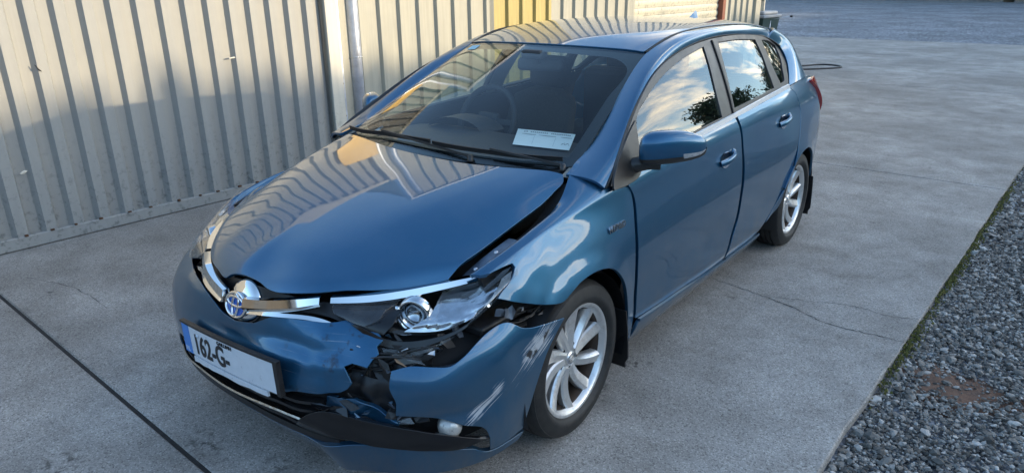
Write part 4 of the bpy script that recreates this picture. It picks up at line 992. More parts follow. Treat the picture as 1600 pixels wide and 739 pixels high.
# C-pillar sheets between quarter glass and tailgate
for s in (1, -1):
    a = CANT.P(np.linspace(.9, 1.0, 3), np.full(3, .0)); c0 = GH.P([2.74, 2.72, 2.60, 2.47], [2.1, 1.5, .75, .05])
    rows = []
    top_in = [(.506, 2.75, 1.370), (.545, 2.95, 1.285), (.60, 3.05, 1.17), (.68, 3.10, 1.035)]
    top_out = [(.593, 2.535, 1.325), (.622, 2.69, 1.265), (.69, 2.66, 1.165), (.762, 2.50, 1.062)]
    top_in[0] = tuple(CANT.P(.925, 1.)[0]); top_out[0] = tuple(CANT.P(.925, 0.)[0])
    mid = [((p[0]+q[0])/2+.035, (p[1]+q[1])/2+.02, (p[2]+q[2])/2+.028) for p, q in zip(top_in, top_out)]
    CP_ = Surf([[(i, *p) for i, p in enumerate(l)] for l in (top_out, mid, top_in)], flip=False)
    panel('rear_pillar', CP_, [(.0, 0), (1, 0), (2, 0), (3.05, 0), (3.05, 1), (3.05, 2), (2, 2), (1, 2), (.0, 2), (.0, 1)], 'paint', car, h=.03, mirror=(s < 0))
# --- bumper: torn middle, hanging left corner, lower lip
def bump_warp(V, N):
    m = gauss(V, (.42, -.86, .5), (.22, .3, .16))
    d = .0012*m*noise3(V, 31, .7)+.0006*m*noise3(V, 63, 2.1)-.007*gauss(V, (.26, -.9, .585), (.26, .3, .022))-.008*gauss(V, (.47, -.86, .60), (.05, .3, .03))-.012*gauss(V, (.5, -.86, .47), (.07, .3, .07))
    def tent(x0, z0, x1, z1, w_):                       # sharp folds across the torn part
        ex, ez = x1-x0, z1-z0; L_ = math.hypot(ex, ez); ex, ez = ex/L_, ez/L_; a_ = (V[:, 0]-x0)*ex+(V[:, 2]-z0)*ez; b_ = np.abs(-(V[:, 0]-x0)*ez+(V[:, 2]-z0)*ex)
        return np.clip(1-b_/w_, 0, 1)*np.clip(np.minimum(a_+.04, L_+.04-a_)/.04, 0, 1)
    d += -.004*tent(.22, .60, .42, .575, .05)+.006*tent(.40, .62, .50, .47, .05)-.004*tent(.28, .50, .52, .52, .035)-.006*tent(.44, .57, .47, .44, .03)
    d += .018*gauss(V, (-.35, -.87, .62), (.16, .2, .05))-.012*gauss(V, (0, -.9, .545), (.16, .2, .03))
    return V+N*d[:, None]
bt = UV['bump_main_top']
bm_poly = [(-1.02, 4.55), (-.93, 4.7), (-.85, 4.72), (-.78, 4.6), (-.70, 4.42), (-.60, 4.36), (-.50, 4.42), (-.36, 4.45), (-.22, 4.40), (-.12, 4.15), (-.066, 3.98), (.0021, 3.90), (.0889, 4.06)]+bt[6:]+[(.255, 2.36), (.1, 2.28), (-.1, 2.25), (-.27, 2.24), (-.36, 2.10), (-.42, 1.5), (-.44, .9), (-.50, .55), (-.7, .50), (-.9, .5), (-1.0, .5), (-1.03, 2.0)]
bmp = panel('front_bumper', BUMP, bm_poly, 'paint_scuffed', car, h=.014, warp=bump_warp, corner=14, roll=.0015, flange=.006)
bmp['label'] = 'torn scuffed blue front bumper with ragged left edge'
def corner_warp(V, N):
    out = np.array([.55, -.25, 0]); k = np.clip((V[:, 2]-.22)/.35, 0, 1)*np.clip((V[:, 1]+.75)/.4, 0, 1)
    V = V+out*(.012*k)[:, None]
    d = .004*gauss(V, (.83, -.40, .5), (.2, .12, .08))*noise3(V, 27, .3)+.012*gauss(V, (.74, -.66, .50), (.12, .12, .05))-.012*gauss(V, (.76, -.66, .385), (.16, .2, .03))
    return V+N*d[:, None]
cp = UV['corner']
crn = panel('bumper_corner', BUMP, cp, 'paint_scraped', car, h=.014, warp=corner_warp, corner=42, flange=.004)
crn['label'] = 'scraped blue bumper corner pulled loose in front of the wheel'
def lip_warp(V, N):
    d = np.zeros(len(V)); V = V+N*d[:, None]
    V[:, 2] += -.018*gauss(V, (.42, -.83, .2), (.10, .4, .2))+.004*gauss(V, (.6, -.75, .2), (.05, .4, .2))*1.0
    V[:, 1] += -.016*gauss(V, (.44, -.84, .2), (.06, .4, .2))
    return V
lp = [(-1.0, .46), (-.8, .50), (-.5, .50), (-.35, .45), (-.15, .40), (.05, .42), (.2, .56), (.3263, .74), (.4583, .92), (.6, .86), (.7041, .64), (.7838, .40), (.82, .15), (.915, .06), (.98, .08), (.967, -.05), (.9132, -.12), (.8254, -.14), (.70, -.10), (.59, -.10), (.478, -.12), (.39, -.14), (.3, -.12), (.15, -.10), (0, -.10), (-.3, -.10), (-.6, -.10), (-1.0, -.10)]
lip = panel('bumper_lip', BUMP, lp, 'paint', car, h=.016, warp=lip_warp, flange=.02, corner=50)
lip['label'] = 'blue lower bumper lip, bent down left of centre'
# inner bumper structure behind the hole
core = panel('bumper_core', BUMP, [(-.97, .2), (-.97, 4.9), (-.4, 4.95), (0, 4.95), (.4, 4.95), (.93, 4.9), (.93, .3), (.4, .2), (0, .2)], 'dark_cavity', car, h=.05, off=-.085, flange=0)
def crush(V, N): return V+N*(.010*np.sign(np.sin(V[:, 0]*70))*.5+.006*np.sin(V[:, 2]*55)+.003*noise3(V, 60, 1.1))[:, None]
panel('crash_foam', BUMP, [(.38, 1.6), (.40, 2.6), (.44, 3.6), (.47, 4.2), (.60, 4.15), (.66, 3.6), (.64, 2.4), (.60, 1.5)], 'black_plastic', car, h=.016, off=-.045, warp=crush, corner=30)
panel('bumper_bracket', BUMP, [(.36, 1.9), (.37, 2.35), (.46, 2.5), (.52, 2.1), (.58, 1.75), (.56, 1.35), (.46, 1.5)], 'paint', car, h=.014, off=-.020, warp=lambda V, N: V+N*(.010*noise3(V, 29, .9))[:, None], corner=30)
# lower grille: slats, chrome strip
panel('grille_back', BUMP, [(-.44, .4), (-.44, 2.4), (0, 2.45), (.5, 2.3), (.62, 1.6), (.55, .6), (.2, .3), (0, .3)], 'dark_cavity', car, h=.04, off=-.05, flange=0)
for k, vv in enumerate((1.02, 1.68, 2.02)):
    us = np.linspace(-.42, (.44, .40, .36)[k], 30); P = BUMP.P(us, np.full(30, vv)+np.where(us > .2, (us-.2)*(.2, .5, .4)[k], 0)); P += BUMP.N(us, np.full(30, vv))*-.022
    P[:, 2] += .004*np.sin(us*40)*(us > .15)
    V, F = sweep(P, [(-.020, -.005), (.012, -.006), (.012, .005), (-.020, .004)]); obj('grille_slat', V, F, 'black_plastic', car, False)
P = catmull([(-.44, -.870, .345), (-.391, -.889, .335), (-.266, -.912, .331), (-.072, -.924, .327), (.08, -.924, .334), (.204, -.918, .343), (.347, -.895, .338), (.462, -.863, .325)], 6)
V, F = sweep(P, [(-.006, -.004), (.004, -.0055), (.007, 0), (.004, .0055), (-.006, .004)]); autosmooth(obj('chrome_strip', V, F, 'chrome_dirty', car), 50)
us = np.linspace(-.44, .40, 20); P = BUMP.P(us, np.full(20, .78)); P += BUMP.N(us, np.full(20, .8))*-.012
V, F = sweep(P, [(-.02, -.014), (.010, -.014), (.012, .012), (-.02, .010)]); obj('lower_trim', V, F, 'black_plastic', car, False)
bl = panel('fog_lamp_trim', BUMP, [(.27, 1.20), (.31, 1.66), (.36, 1.95)]+UV['blade'][1:7]+[(u_, v_+.16) for u_, v_ in UV['blade'][7:-1]]+[(.3867, 1.14), (.32, 1.06)], 'black_gloss', car, h=.02, off=.004, corner=50,
           warp=lambda V, N: V+N*(.014*np.clip(1-np.abs(V[:, 2]-(.335-(V[:, 0]-.46)*.17))/.05, 0, 1)+.003*noise3(V, 33, .5)*gauss(V, (.5, -.85, .33), (.12, .3, .2)))[:, None])
fu, fv = UV['fog'][0]; fgv = BUMP.P(fu, fv)[0]; fgn = BUMP.N(np.array([fu]), np.array([fv]))[0]
V, F = lathe([(0, .012), (.02, .010), (.034, .004), (.040, -.004), (.040, -.04)], 20, 'y'); V = [(v[0], -v[1], v[2]) for v in V]
fg = obj('fog_lamp', V, F, 'indicator_grey', car); fg.location = fgv-fgn*.020; fg.rotation_euler = (R(-30), 0, R(48))
# broken shards
def shard(c, s, mat, rot, n_=6, name='broken_shard', th_=.004):
    pts = []
    for k in range(n_):
        a = 2*math.pi*k/n_+rnd.uniform(-.3, .3); r_ = rnd.uniform(.45, 1.1); pts.append((s[0]*r_*math.cos(a), s[1]*r_*math.sin(a)))
    V = [(x, y, rnd.uniform(-.005, .005)+.25*abs(x)*abs(y)/max(s)) for x, y in pts]+[(x*.97, y*.97, -th_) for x, y in pts]
    F = [tuple(range(n_)), tuple(range(n_, 2*n_))[::-1]]+[(k, k+n_, (k+1) % n_+n_, (k+1) % n_) for k in range(n_)]
    V, F = fix(V, F); o = obj(name, V, F, mat, car, False); o.location = c; o.rotation_euler = rot; return o
for uu, vv, of, s, m_, rt_ in ((.50, 4.0, -.02, (.05, .03), 'black_plastic', (1.2, .2, .4)), (.535, 3.75, -.015, (.035, .02), 'black_gloss', (1.4, .5, .1)), (.56, 4.25, -.03, (.05, .02), 'black_plastic', (1.0, -.3, .6)), (.585, 3.95, -.02, (.07, .025), 'black_gloss', (1.1, .35, .7)), (.62, 4.2, -.025, (.08, .02), 'black_plastic', (1.3, .2, .8)), (.66, 4.25, -.03, (.05, .025), 'black_gloss', (1.2, .5, .9)),
        (.45, 2.3, -.01, (.05, .02), 'black_plastic', (1.0, .2, .3)), (.42, 2.05, -.005, (.06, .018), 'black_gloss', (.8, -.1, .3)), (.50, 1.85, -.01, (.05, .02), 'black_gloss', (.6, .3, .5)), (.37, 2.15, 0, (.05, .015), 'black_gloss', (.5, 0, .2)), (.56, 2.0, -.02, (.04, .02), 'black_plastic', (.9, .6, .5)), (.60, 1.75, -.02, (.03, .015), 'lens_clear', (.9, .2, .7)), (.64, 1.75, -.025, (.035, .018), 'black_plastic', (.7, -.4, .7)), (.475, 1.95, 0, (.03, .012), 'paint', (.9, .8, .4)),
        (.57, 4.55, -.02, (.05, .012), 'lens_clear', (1.3, .2, .6)), (.61, 3.95, -.012, (.06, .014), 'lens_clear', (1.3, .35, .7)), (.70, 4.4, -.03, (.05, .02), 'black_plastic', (1.2, .7, .9)), (.74, 4.6, -.04, (.05, .02), 'bracket_metal', (1.2, .9, 1.0)), (.54, 3.3, -.045, (.03, .05), 'black_plastic', (1.5, 0, .3)), (.66, 4.05, -.02, (.018, .014), 'print_white', (1.2, .2, .7))):
    p_ = BUMP.P(uu, vv)[0]+BUMP.N(np.array([uu]), np.array([vv]))[0]*of; shard(p_, s, m_, rt_)
for k_ in range(26):
    uu, vv = rnd.uniform(.45, .66), rnd.uniform(3.3, 4.45)
    if k_ % 3 == 0: uu, vv = rnd.uniform(.40, .62), rnd.uniform(1.7, 2.5)
    p_ = BUMP.P(uu, vv)[0]+BUMP.N(np.array([uu]), np.array([vv]))[0]*rnd.uniform(-.05, -.008); sz = rnd.uniform(.012, .034)
    shard(p_, (sz, sz*rnd.uniform(.2, .6)), rnd.choice(['black_plastic', 'black_gloss', 'black_gloss', 'bracket_metal', 'paint', 'frame_black']), (rnd.uniform(.6, 1.9), rnd.uniform(-.9, .9), rnd.uniform(0, 1.4)), rnd.choice([3, 4, 5]))
# wiring, hoses and the carrier bar showing in the hole
for k_, (a_, b_, c_, r_, m_) in enumerate((((.46, -.80, .58), (.55, -.77, .54), (.66, -.70, .60), .005, 'rubber_seal'), ((.48, -.80, .52), (.56, -.78, .58), (.70, -.66, .57), .004, 'frame_black'), ((.50, -.79, .60), (.60, -.74, .595), (.72, -.63, .615), .0035, 'rubber_seal'), ((.47, -.81, .47), (.52, -.80, .42), (.60, -.74, .40), .006, 'rubber_seal'), ((.44, -.84, .40), (.52, -.82, .37), (.62, -.75, .36), .004, 'frame_black'), ((.74, -.45, .60), (.79, -.36, .625), (.82, -.22, .615), .004, 'rubber_seal'), ((.76, -.42, .64), (.81, -.33, .60), (.83, -.2, .64), .003, 'frame_black'), ((.52, -.78, .615), (.60, -.72, .585), (.655, -.69, .61), .0022, 'zinc'))):
    V, F = tube(catmull([a_, b_, c_], 8), r_, 7); obj('wiring', V, F, m_, car)
us = np.linspace(.30, .80, 14); P = BUMP.P(us, np.full(14, 2.9))+BUMP.N(us, np.full(14, 2.9))*-.07
V, F = sweep(P, [(-.02, -.035), (.008, -.035), (.012, -.028), (.012, -.008), (.004, 0), (.012, .008), (.012, .028), (.008, .035), (-.02, .035)]); obj('carrier_bar', V, F, 'bracket_metal', car, False)
for vv_ in (3.55, 3.85, 4.15):
    us = np.linspace(.42, .66, 8); P = BUMP.P(us, np.full(8, vv_))+BUMP.N(us, np.full(8, vv_))*-.055; V, F = sweep(P, [(-.02, -.003), (.01, -.004), (.01, .003), (-.02, .003)]); obj('duct_slat', V, F, 'black_plastic', car, False)
# --- number plate and its holder
plate = bpy.data.objects.new('number_plate', None); col.objects.link(plate); plate.parent = car
PW, PH = .54, .112
pm = Matrix.Translation((.020, -.952, .484))@Matrix.Rotation(R(-2.6), 4, 'Y')@Matrix.Rotation(R(90), 4, 'X')@Matrix.Scale(1.09, 4, (1, 0, 0))
plate.matrix_local = pm
def pobj(name, vf, mat): o = obj(name, vf[0], vf[1], mat, plate, False); return o
def bent(vf): return [(x, y, z-.055*x*x*2.2) for x, y, z in vf[0]], vf[1]
def strip(x0, x1, y0, y1, z0, z1, n_=10, ragged=0):
    V = []; F = []
    for i in range(n_+1):
        x = x0+(x1-x0)*i/n_; r_ = rnd.uniform(0, ragged) if ragged else 0
        V += [(x, y0+r_, z0), (x, y1, z0), (x, y1, z1), (x, y0+r_, z1)]
        if i: b = 4*i; F += [(b-4+k, b+k, b+(k+1) % 4, b-4+(k+1) % 4) for k in range(4)]
    F += [(0, 1, 2, 3), (4*n_, 4*n_+3, 4*n_+2, 4*n_+1)]
    return fix(*bent((V, F)))
pobj('plate_holder', strip(-.266, .278, -.062, .063, -.014, -.004), 'black_plastic')
pobj('holder_rim', strip(-.268, .280, .057, .065, -.014, .003), 'black_plastic')
pobj('holder_rim', strip(.261, .279, -.062, .058, -.014, .003, 3), 'black_plastic')
pobj('plate_face', strip(-.26, .26, -.056, .056, -.004, .001), 'plate_white')
pobj('plate_band', strip(-.26, -.212, -.056, .056, .001, .0022, 3), 'plate_blue')
pobj('dealer_strip', strip(-.205, .215, -.083, -.0605, -.004, .004, 14, .006), 'plate_white')
def ptext(body, x, y, size, mat, sx=1, bold=0):
    o = text_mesh('plate_lettering', body, mat, plate, size, Matrix.Translation((x, y, .0026)), sx, bold=bold)
    for v in o.data.vertices: v.co.z -= .055*v.co.x**2*2.2
ptext('162-G-', -.188, -.040, .108, 'print_black', .70, .0022)
ptext('GAILLIMH', -.03, .039, .019, 'print_black', 1.0, .0004)
ptext('IRL', -.256, -.048, .024, 'print_white', .95)
ptext('Garage Ltd.   Tuam.   Tel.', -.13, -.077, .0165, 'print_black', 1.0)
for x in (-.165,):
    V, F = lathe([(0, .004), (.006, .003), (.007, 0)], 12, 'z', (x+.012, .033, 0)); o = obj('plate_screw', V, F, 'print_white', plate)
# --- emblem, chrome wings, upper grille
emb = bpy.data.objects.new('front_emblem', None); col.objects.link(emb); emb.parent = car
emb.matrix_local = Matrix.Translation((.014, -.868, .647))@Matrix.Rotation(R(72), 4, 'X')
V = []; F = []; nr, nn = 8, 40
for i in range(nr+1):
    t = i/nr*math.pi/2
    for k in range(nn):
        a = 2*math.pi*k/nn; V.append((.092*math.sin(t)*math.cos(a), (.098 if math.sin(a) > 0 else .070)*math.sin(t)*math.sin(a), -.050+.055*math.cos(t)**.6))
for i in range(nr):
    for k in range(nn): F.append((i*nn+k, (i+1)*nn+k, (i+1)*nn+(k+1) % nn, i*nn+(k+1) % nn))
V, F = fix(V, F); obj('emblem_housing', V, F, 'chrome', emb)
def ell(cx, cy, a, b, z, r_, name, m='chrome', n_=36):
    V, F = tube([(cx+a*math.cos(t), cy+b*math.sin(t), z) for t in np.linspace(0, 2*math.pi, n_, endpoint=False)], r_, 8, closed=True); obj(name, V, F, m, emb)
V, F = fix([(0, 0, .010)]+[(.058*math.cos(t), .042*math.sin(t), .0085) for t in np.linspace(0, 6.283, 36, endpoint=False)], [(0, 1+k, 1+(k+1) % 36) for k in range(36)])
obj('emblem_disc', V, F, 'emblem_blue', emb)
ell(0, 0, .058, .042, .010, .0062, 'emblem_ring'); ell(0, .012, .046, .016, .0125, .0048, 'emblem_ring'); ell(0, .001, .017, .038, .0125, .0048, 'emblem_ring')
def wingbar(path, sec_h, name, mat, parent=car):
    out = []
    for s in (1, -1):
        P = catmull(path, 8); P[:, 0] *= s; n_ = len(P); V = []
        hs = np.interp(np.linspace(0, 1, n_), np.linspace(0, 1, len(sec_h)), sec_h)
        T = np.gradient(P, axis=0); T /= np.linalg.norm(T, axis=1)[:, None]
        for i in range(n_):
            nrm = np.array([T[i][1], -T[i][0], 0])*s; nrm /= np.linalg.norm(nrm); 
            hh = hs[i]
            for a, b in ((-.02, -hh*.5), (.004, -hh*.5), (.012, -hh*.12), (.002, hh*.5), (-.02, hh*.5)): V.append(P[i]+nrm*a+np.array([0, 0, b]))
        F = [(i*5+k, (i+1)*5+k, (i+1)*5+(k+1) % 5, i*5+(k+1) % 5) for i in range(n_-1) for k in range(5)]+[tuple(range(5)), tuple(range((n_-1)*5, n_*5))[::-1]]
        V, F = fix(V, F); out.append(autosmooth(obj(name, V, F, mat, parent), 28))
    return out
wingbar([(.06, -.875, .662), (.15, -.858, .676), (.25, -.825, .694), (.345, -.772, .714)], (.046, .044, .042, .030), 'chrome_wing', 'chrome')
wingbar([(.372, -.748, .716), (.46, -.685, .720), (.54, -.605, .727), (.62, -.495, .738), (.68, -.41, .750), (.715, -.365, .760)], (.024, .031, .033, .031, .026, .016), 'headlamp_brow', 'chrome')
wingbar([(.08, -.872, .640), (.16, -.860, .652), (.25, -.832, .660), (.35, -.785, .655), (.43, -.765, .640), (.50, -.750, .618), (.535, -.745, .605)], (.012, .014, .015, .016, .017, .014, .008), 'chrome_lower_strip', 'chrome')
panel('upper_grille', BUMP, [(-.50, 4.0), (-.50, 4.95), (0, 5.2), (.42, 5.1), (.52, 4.2), (.2, 3.8), (0, 3.6), (-.2, 3.8)], 'black_plastic', car, off=-.03, h=.03)
# --- headlamps
LAMP = Surf([[(i, *p) for i, p in enumerate(l)] for l in (
    [(.40, -.775, .695), (.52, -.745, .655), (.62, -.70, .640), (.715, -.615, .645), (.785, -.50, .680), (.812, -.345, .775)],
    [(.385, -.765, .708), (.53, -.71, .690), (.645, -.63, .692), (.73, -.525, .71), (.792, -.42, .742), (.805, -.325, .788)],
    [(.365, -.742, .716), (.52, -.622, .716), (.62, -.485, .730), (.695, -.388, .748), (.755, -.33, .778), (.785, -.302, .797)])], flip=False)
def lamp(side):
    s = 1 if side == 'left' else -1; mir = s < 0
    L = bpy.data.objects.new('headlamp', None); col.objects.link(L); L.parent = car
    panel('lamp_housing', LAMP, [(.02, .02), (1, .0), (2, 0), (3, 0), (4, 0), (5, .1), (5, 1.9), (4, 2), (3, 2), (2, 2), (1, 2), (.02, 1.95)], 'dark_cavity', L, off=-.075, h=.03, flange=0, mirror=mir)
    panel('lamp_bezel', LAMP, [(.05, .1), (.9, .05), (1.55, .03), (1.50, .8), (1.35, 1.5), (1.30, 1.95), (.6, 1.97), (.05, 1.9)], 'black_gloss', L, off=-.012, h=.025, mirror=mir)
    c = np.array([.600*s, -.602, .676]); ax = np.array([.36*s, -.90, -.05]); ax /= np.linalg.norm(ax)
    rot = Vector(ax).to_track_quat('Z', 'Y').to_matrix().to_4x4()
    def put(vf, nm, mat): 
        V = [tuple(Matrix.Translation(c)@rot@Vector(v)) for v in vf[0]]; return obj(nm, V, vf[1], mat, L)
    put(lathe([(.058, -.02), (.056, .006), (.050, .012), (.044, .008), (.037, -.012), (.035, -.05)], 36, 'z'), 'projector_bezel', 'projector_metal')
    put(lathe([(0, .012), (.012, .0105), (.022, .005), (.030, -.004), (.034, -.014)], 32, 'z'), 'projector_lens', 'lens_clear')
    put(lathe([(0, -.03), (.025, -.026), (.035, -.012)], 24, 'z'), 'projector_bowl', 'projector_metal')
    put(tube([(.058*math.cos(t), .058*math.sin(t)-.004, .005) for t in np.linspace(R(150), R(330), 20)], .011, 8), 'chrome_crescent', 'chrome')
    refl = panel('reflector', LAMP, [(2.0, .3), (3.0, .15), (3.8, .2), (3.95, 1.2), (3.7, 1.8), (2.6, 1.85), (2.1, 1.7), (2.1, .9)], 'projector_metal', L, off=-.022, h=.014, mirror=mir, warp=lambda V, N: V+N*(.0025*np.sign(np.sin(V[:, 2]*200))+(.0006*noise3(V, 60, .3) if s > 0 else 0))[:, None])
    panel('indicator_unit', LAMP, [(3.95, .4), (4.6, .5), (4.9, .9), (4.9, 1.7), (4.3, 1.8), (3.95, 1.7)], 'indicator_grey', L, off=-.008, h=.015, mirror=mir)
    if s > 0:
        cr = lambda V, N: V+N*(.0010*noise3(V, 45, .8))[:, None]
        panel('lens', LAMP, [(2.05, 1.95), (2.3, 1.2), (2.5, .9), (2.7, .35), (3.2, .12), (3.6, .25), (4, .02), (4.5, .02), (5, .15), (5, 1.9), (4, 1.98), (3, 1.98)], 'lens_clear', L, h=.014, corner=20, warp=cr)
        panel('lens_shard', LAMP, [(.05, 1.9), (.08, .15), (.5, .12), (.95, .25), (1.15, .9), (1.1, 1.35), (1.2, 1.9), (.6, 1.95)], 'lens_clear', L, h=.02, corner=20)
        panel('lens_rim', LAMP, [(.6, -.10), (1.2, -.35), (2, -.5), (2.8, -.42), (3.5, -.2), (4.2, -.02), (4.2, .10), (3.5, -.05), (2.8, -.15), (2.2, -.2), (1.4, -.1), (.8, .08)], 'black_gloss', L, h=.012, off=-.004, warp=cr)
        panel('lens_rim', LAMP, [(1.0, -.75), (1.9, -.95), (2.7, -.85), (3.3, -.5), (3.6, -.3), (3.2, -.32), (2.6, -.5), (1.9, -.6), (1.2, -.55)], 'lens_clear', L, h=.014, off=-.012, warp=lambda V, N: V+N*(.006*noise3(V, 45, 1.8))[:, None])
        panel('lamp_bracket', LAMP, [(1.0, -1.3), (1.9, -1.6), (2.9, -1.4), (3.5, -.7), (3.1, -.45), (2.4, -.7), (1.6, -.8), (1.05, -.7)], 'black_plastic', L, h=.014, off=-.035, warp=lambda V, N: V+N*(.010*noise3(V, 50, .8))[:, None])
    else:
        panel('lens', LAMP, [(.05, .05), (1, .02), (2, .02), (3, .02), (4, .02), (5, .1), (5, 1.9), (4, 1.98), (3, 1.98), (2, 1.98), (1, 1.98), (.05, 1.95)], 'lens_clear', L, h=.02, mirror=mir)
    return L
ll = lamp('left'); ll['label'] = 'smashed left headlamp with broken lens and bare projector'; lamp('right')
# clips and bracket between wing and bumper corner, hinge bracket in the bonnet gap
for (c, s, m_, rt_) in (((.80, -.36, .645), (.025, .03), 'bracket_metal', (1.3, .2, 1.2)), ((.80, -.30, .63), (.02, .015), 'zinc', (1.2, .4, 1.3)), ((.82, -.25, .615), (.05, .008), 'black_gloss', (1.4, .2, 1.45)), ((.83, -.2, .60), (.05, .008), 'black_gloss', (1.3, -.2, 1.5)), ((.81, -.28, .60), (.06, .006), 'black_plastic', (1.5, .1, 1.5)), ((.79, -.40, .655), (.02, .02), 'bracket_metal', (1.3, .3, 1.2)), ((.835, -.17, .63), (.04, .006), 'bracket_metal', (1.3, .1, 1.5))):
    shard(c, s, m_, rt_, 7, 'mounting_clip')
V, F = box((.70, -.33, .625), (.20, .34, .03), .008); obj('bumper_retainer', V, F, 'black_plastic', car, False)
V, F = box((.72, -.30, .56), (.16, .30, .02), .008); obj('bumper_retainer', V, F, 'dark_cavity', car, False)
P = catmull([(.655, -.42, .745), (.675, -.36, .782), (.692, -.29, .812), (.698, -.20, .832)], 6)
V, F = sweep(P, [(-.022, -.003), (.018, -.003), (.018, .003), (-.022, .003)]); gb = obj('wing_flange', V, F, 'bracket_metal', car, False)
for i_ in (4, 11):
    V, F = lathe([(0, .008), (.007, .007), (.008, 0)], 10, 'z', tuple(P[i_])); obj('bolt', V, F, 'zinc', gb)
for s in (1, -1):
    ys = np.linspace(-.40, .16, 20); P = FEND.P(ys, np.full(20, 5.97))-np.array([.018, 0, .035]); P[:, 0] *= s
    V, F = sweep(P, [(-.045, -.04), (.03, -.03), (.02, .012), (-.045, -.01)]); obj('wing_gutter', V, F, 'dark_cavity', car, False)
V, F = box((0, -.15, .45), (.95, .7, .4)); obj('bay_light_block', V, F, 'dark_cavity', car, False)  # solid dark block added inside the body to keep light out
V, F = box((0, 1.6, .22), (1.50, 3.2, .10)); obj('floor_pan', V, F, 'dark_cavity', car, False)
# --- wheels
def make_wheel():
    wroot = bpy.data.objects.new('wheel', None); col.objects.link(wroot)
    tw = .100
    prof = [(.215, -tw*.88), (.228, -tw*.98), (.255, -tw*1.06), (.280, -tw*1.04), (.300, -tw*.95), (.309, -tw*.80), (.313, -tw*.62)]
    for g in (-.5, -.17, .17, .5): prof += [(.3155, tw*(g-.07)), (.3155, tw*(g-.05)), (.308, tw*(g-.045)), (.308, tw*(g+.045)), (.3155, tw*(g+.05)), (.3155, tw*(g+.07))]
    prof += [(.313, tw*.62), (.309, tw*.80), (.303, tw*.90), (.299, tw*.955), (.297, tw*.95), (.280, tw*1.04), (.262, tw*1.065), (.258, tw*1.08), (.250, tw*1.075), (.243, tw*1.05), (.237, tw*.99), (.230, tw*.91), (.224, tw*.86)]
    V, F = lathe(prof, 72, 'x'); autosmooth(obj('tyre', V, F, 'tyre_rubber', wroot), 40)
    V, F = lathe([(.212, -.09), (.203, -.05), (.196, .0), (.198, .05), (.204, .066)], 72, 'x'); obj('rim_barrel', V, F, 'brake_rust_gap_shade', wroot)  # barrel coloured dark in place of the shade between the spokes
    V, F = lathe([(.206, .060), (.211, .074), (.2155, .080), (.226, .083), (.2295, .087), (.227, .091), (.219, .0905), (.2145, .087), (.209, .079), (.204, .066)], 72, 'x'); rim = obj('rim', V, F, 'alloy', wroot); autosmooth(rim, 40)
    V, F = lathe([(.02, -.02), (.14, -.02), (.145, -.005), (.14, .0), (.02, .0)], 40, 'x'); obj('brake_disc', V, F, 'brake_rust_gap_shade', wroot)
    V, F = box((.005, -.02, .12), (.06, .13, .07), .012); obj('brake_caliper', V, F, 'brake_rust_gap_shade', wroot, False)
    # ten swept spokes in five pairs
    def spoke(a0, sw, w0, w1, lean):
        V = []; n_ = 9; sec = []
        for i in range(n_):
            t = i/(n_-1); r_ = .040+t*.170; a = a0+sw*t**1.25
            wd = w0+(w1-w0)*t; xf = .058+.016*t**2-.006*math.sin(t*math.pi)
            cd, sd = math.cos(a), math.sin(a); er = np.array([0, cd, sd]); et = np.array([0, -sd, cd])
            for tt, xx in ((-.5*wd, xf-.035), (-.5*wd, xf-.010), (-.5*wd+.005, xf-.002+lean*.0), (lean*wd*.18, xf+.004), (.5*wd-.005, xf-.006), (.5*wd, xf-.016), (.5*wd, xf-.035)):
                V.append(er*r_+et*tt+np.array([xx, 0, 0]))
        m_ = 7; F = [(i*m_+k, (i+1)*m_+k, (i+1)*m_+(k+1) % m_, i*m_+(k+1) % m_) for i in range(n_-1) for k in range(m_)]+[tuple(range(m_)), tuple(range((n_-1)*m_, n_*m_))[::-1]]
        return fix(V, F)
    vs1, vs2 = spoke(0, R(8), .044, .060, -1), spoke(R(29), R(14), .038, .054, 1)
    for k in range(5):
        for vf in (vs1, vs2):
            o = obj('spoke', vf[0], vf[1], 'alloy', wroot, True) if k == 0 else None
            if k == 0: autosmooth(o, 25); (s_first if vf is vs1 else s_second).append(o)
            else: dup((s_first if vf is vs1 else s_second)[-1], wroot, rot=(R(72*k), 0, 0))
    V, F = lathe([(.0, .060), (.026, .060), (.0285, .058), (.030, .052), (.055, .052), (.062, .046), (.066, .03)], 40, 'x'); autosmooth(obj('hub', V, F, 'alloy', wroot), 35)
    V, F = lathe([(.0, .0635), (.020, .0632), (.0245, .0615), (.026, .058)], 32, 'x'); cp_ = obj('centre_cap', V, F, 'bright_trim', wroot)
    for (a, b, cy) in ((.017, .012, 0), (.013, .0045, .003), (.005, .011, 0)):
        V, F = tube([(.0645, a*math.cos(t), cy+b*math.sin(t)) for t in np.linspace(0, 6.283, 24, endpoint=False)], .0012, 5, closed=True); obj('cap_emblem', V, F, 'chrome_dirty', cp_)
    for k in range(5):
        a = R(72*k+52); V, F = lathe([(.0, .045), (.008, .045), (.0095, .040), (.0095, .02)], 6, 'x', (0, .052*math.cos(a), .052*math.sin(a))); obj('wheel_nut', V, F, 'brake_rust_gap_shade', wroot, False)
        V, F = lathe([(.0, .0525), (.0135, .0525)], 16, 'x', (0, .050*math.cos(a), .050*math.sin(a))); obj('nut_recess_shade', V, F, 'dark_cavity', wroot, False)  # flat dark disc, the recess's shade put into its colour
    V, F = tube([(.078, .19*math.cos(R(232)), .19*math.sin(R(232))), (.094, .182*math.cos(R(232)), .182*math.sin(R(232)))], .0035, 6); obj('valve', V, F, 'rubber_seal', wroot)
    return wroot
s_first, s_second = [], []
wh = make_wheel(); wh.parent = car; wh.location = (.752, 0, .311); wh.rotation_euler = (R(8), 0, R(1.5))
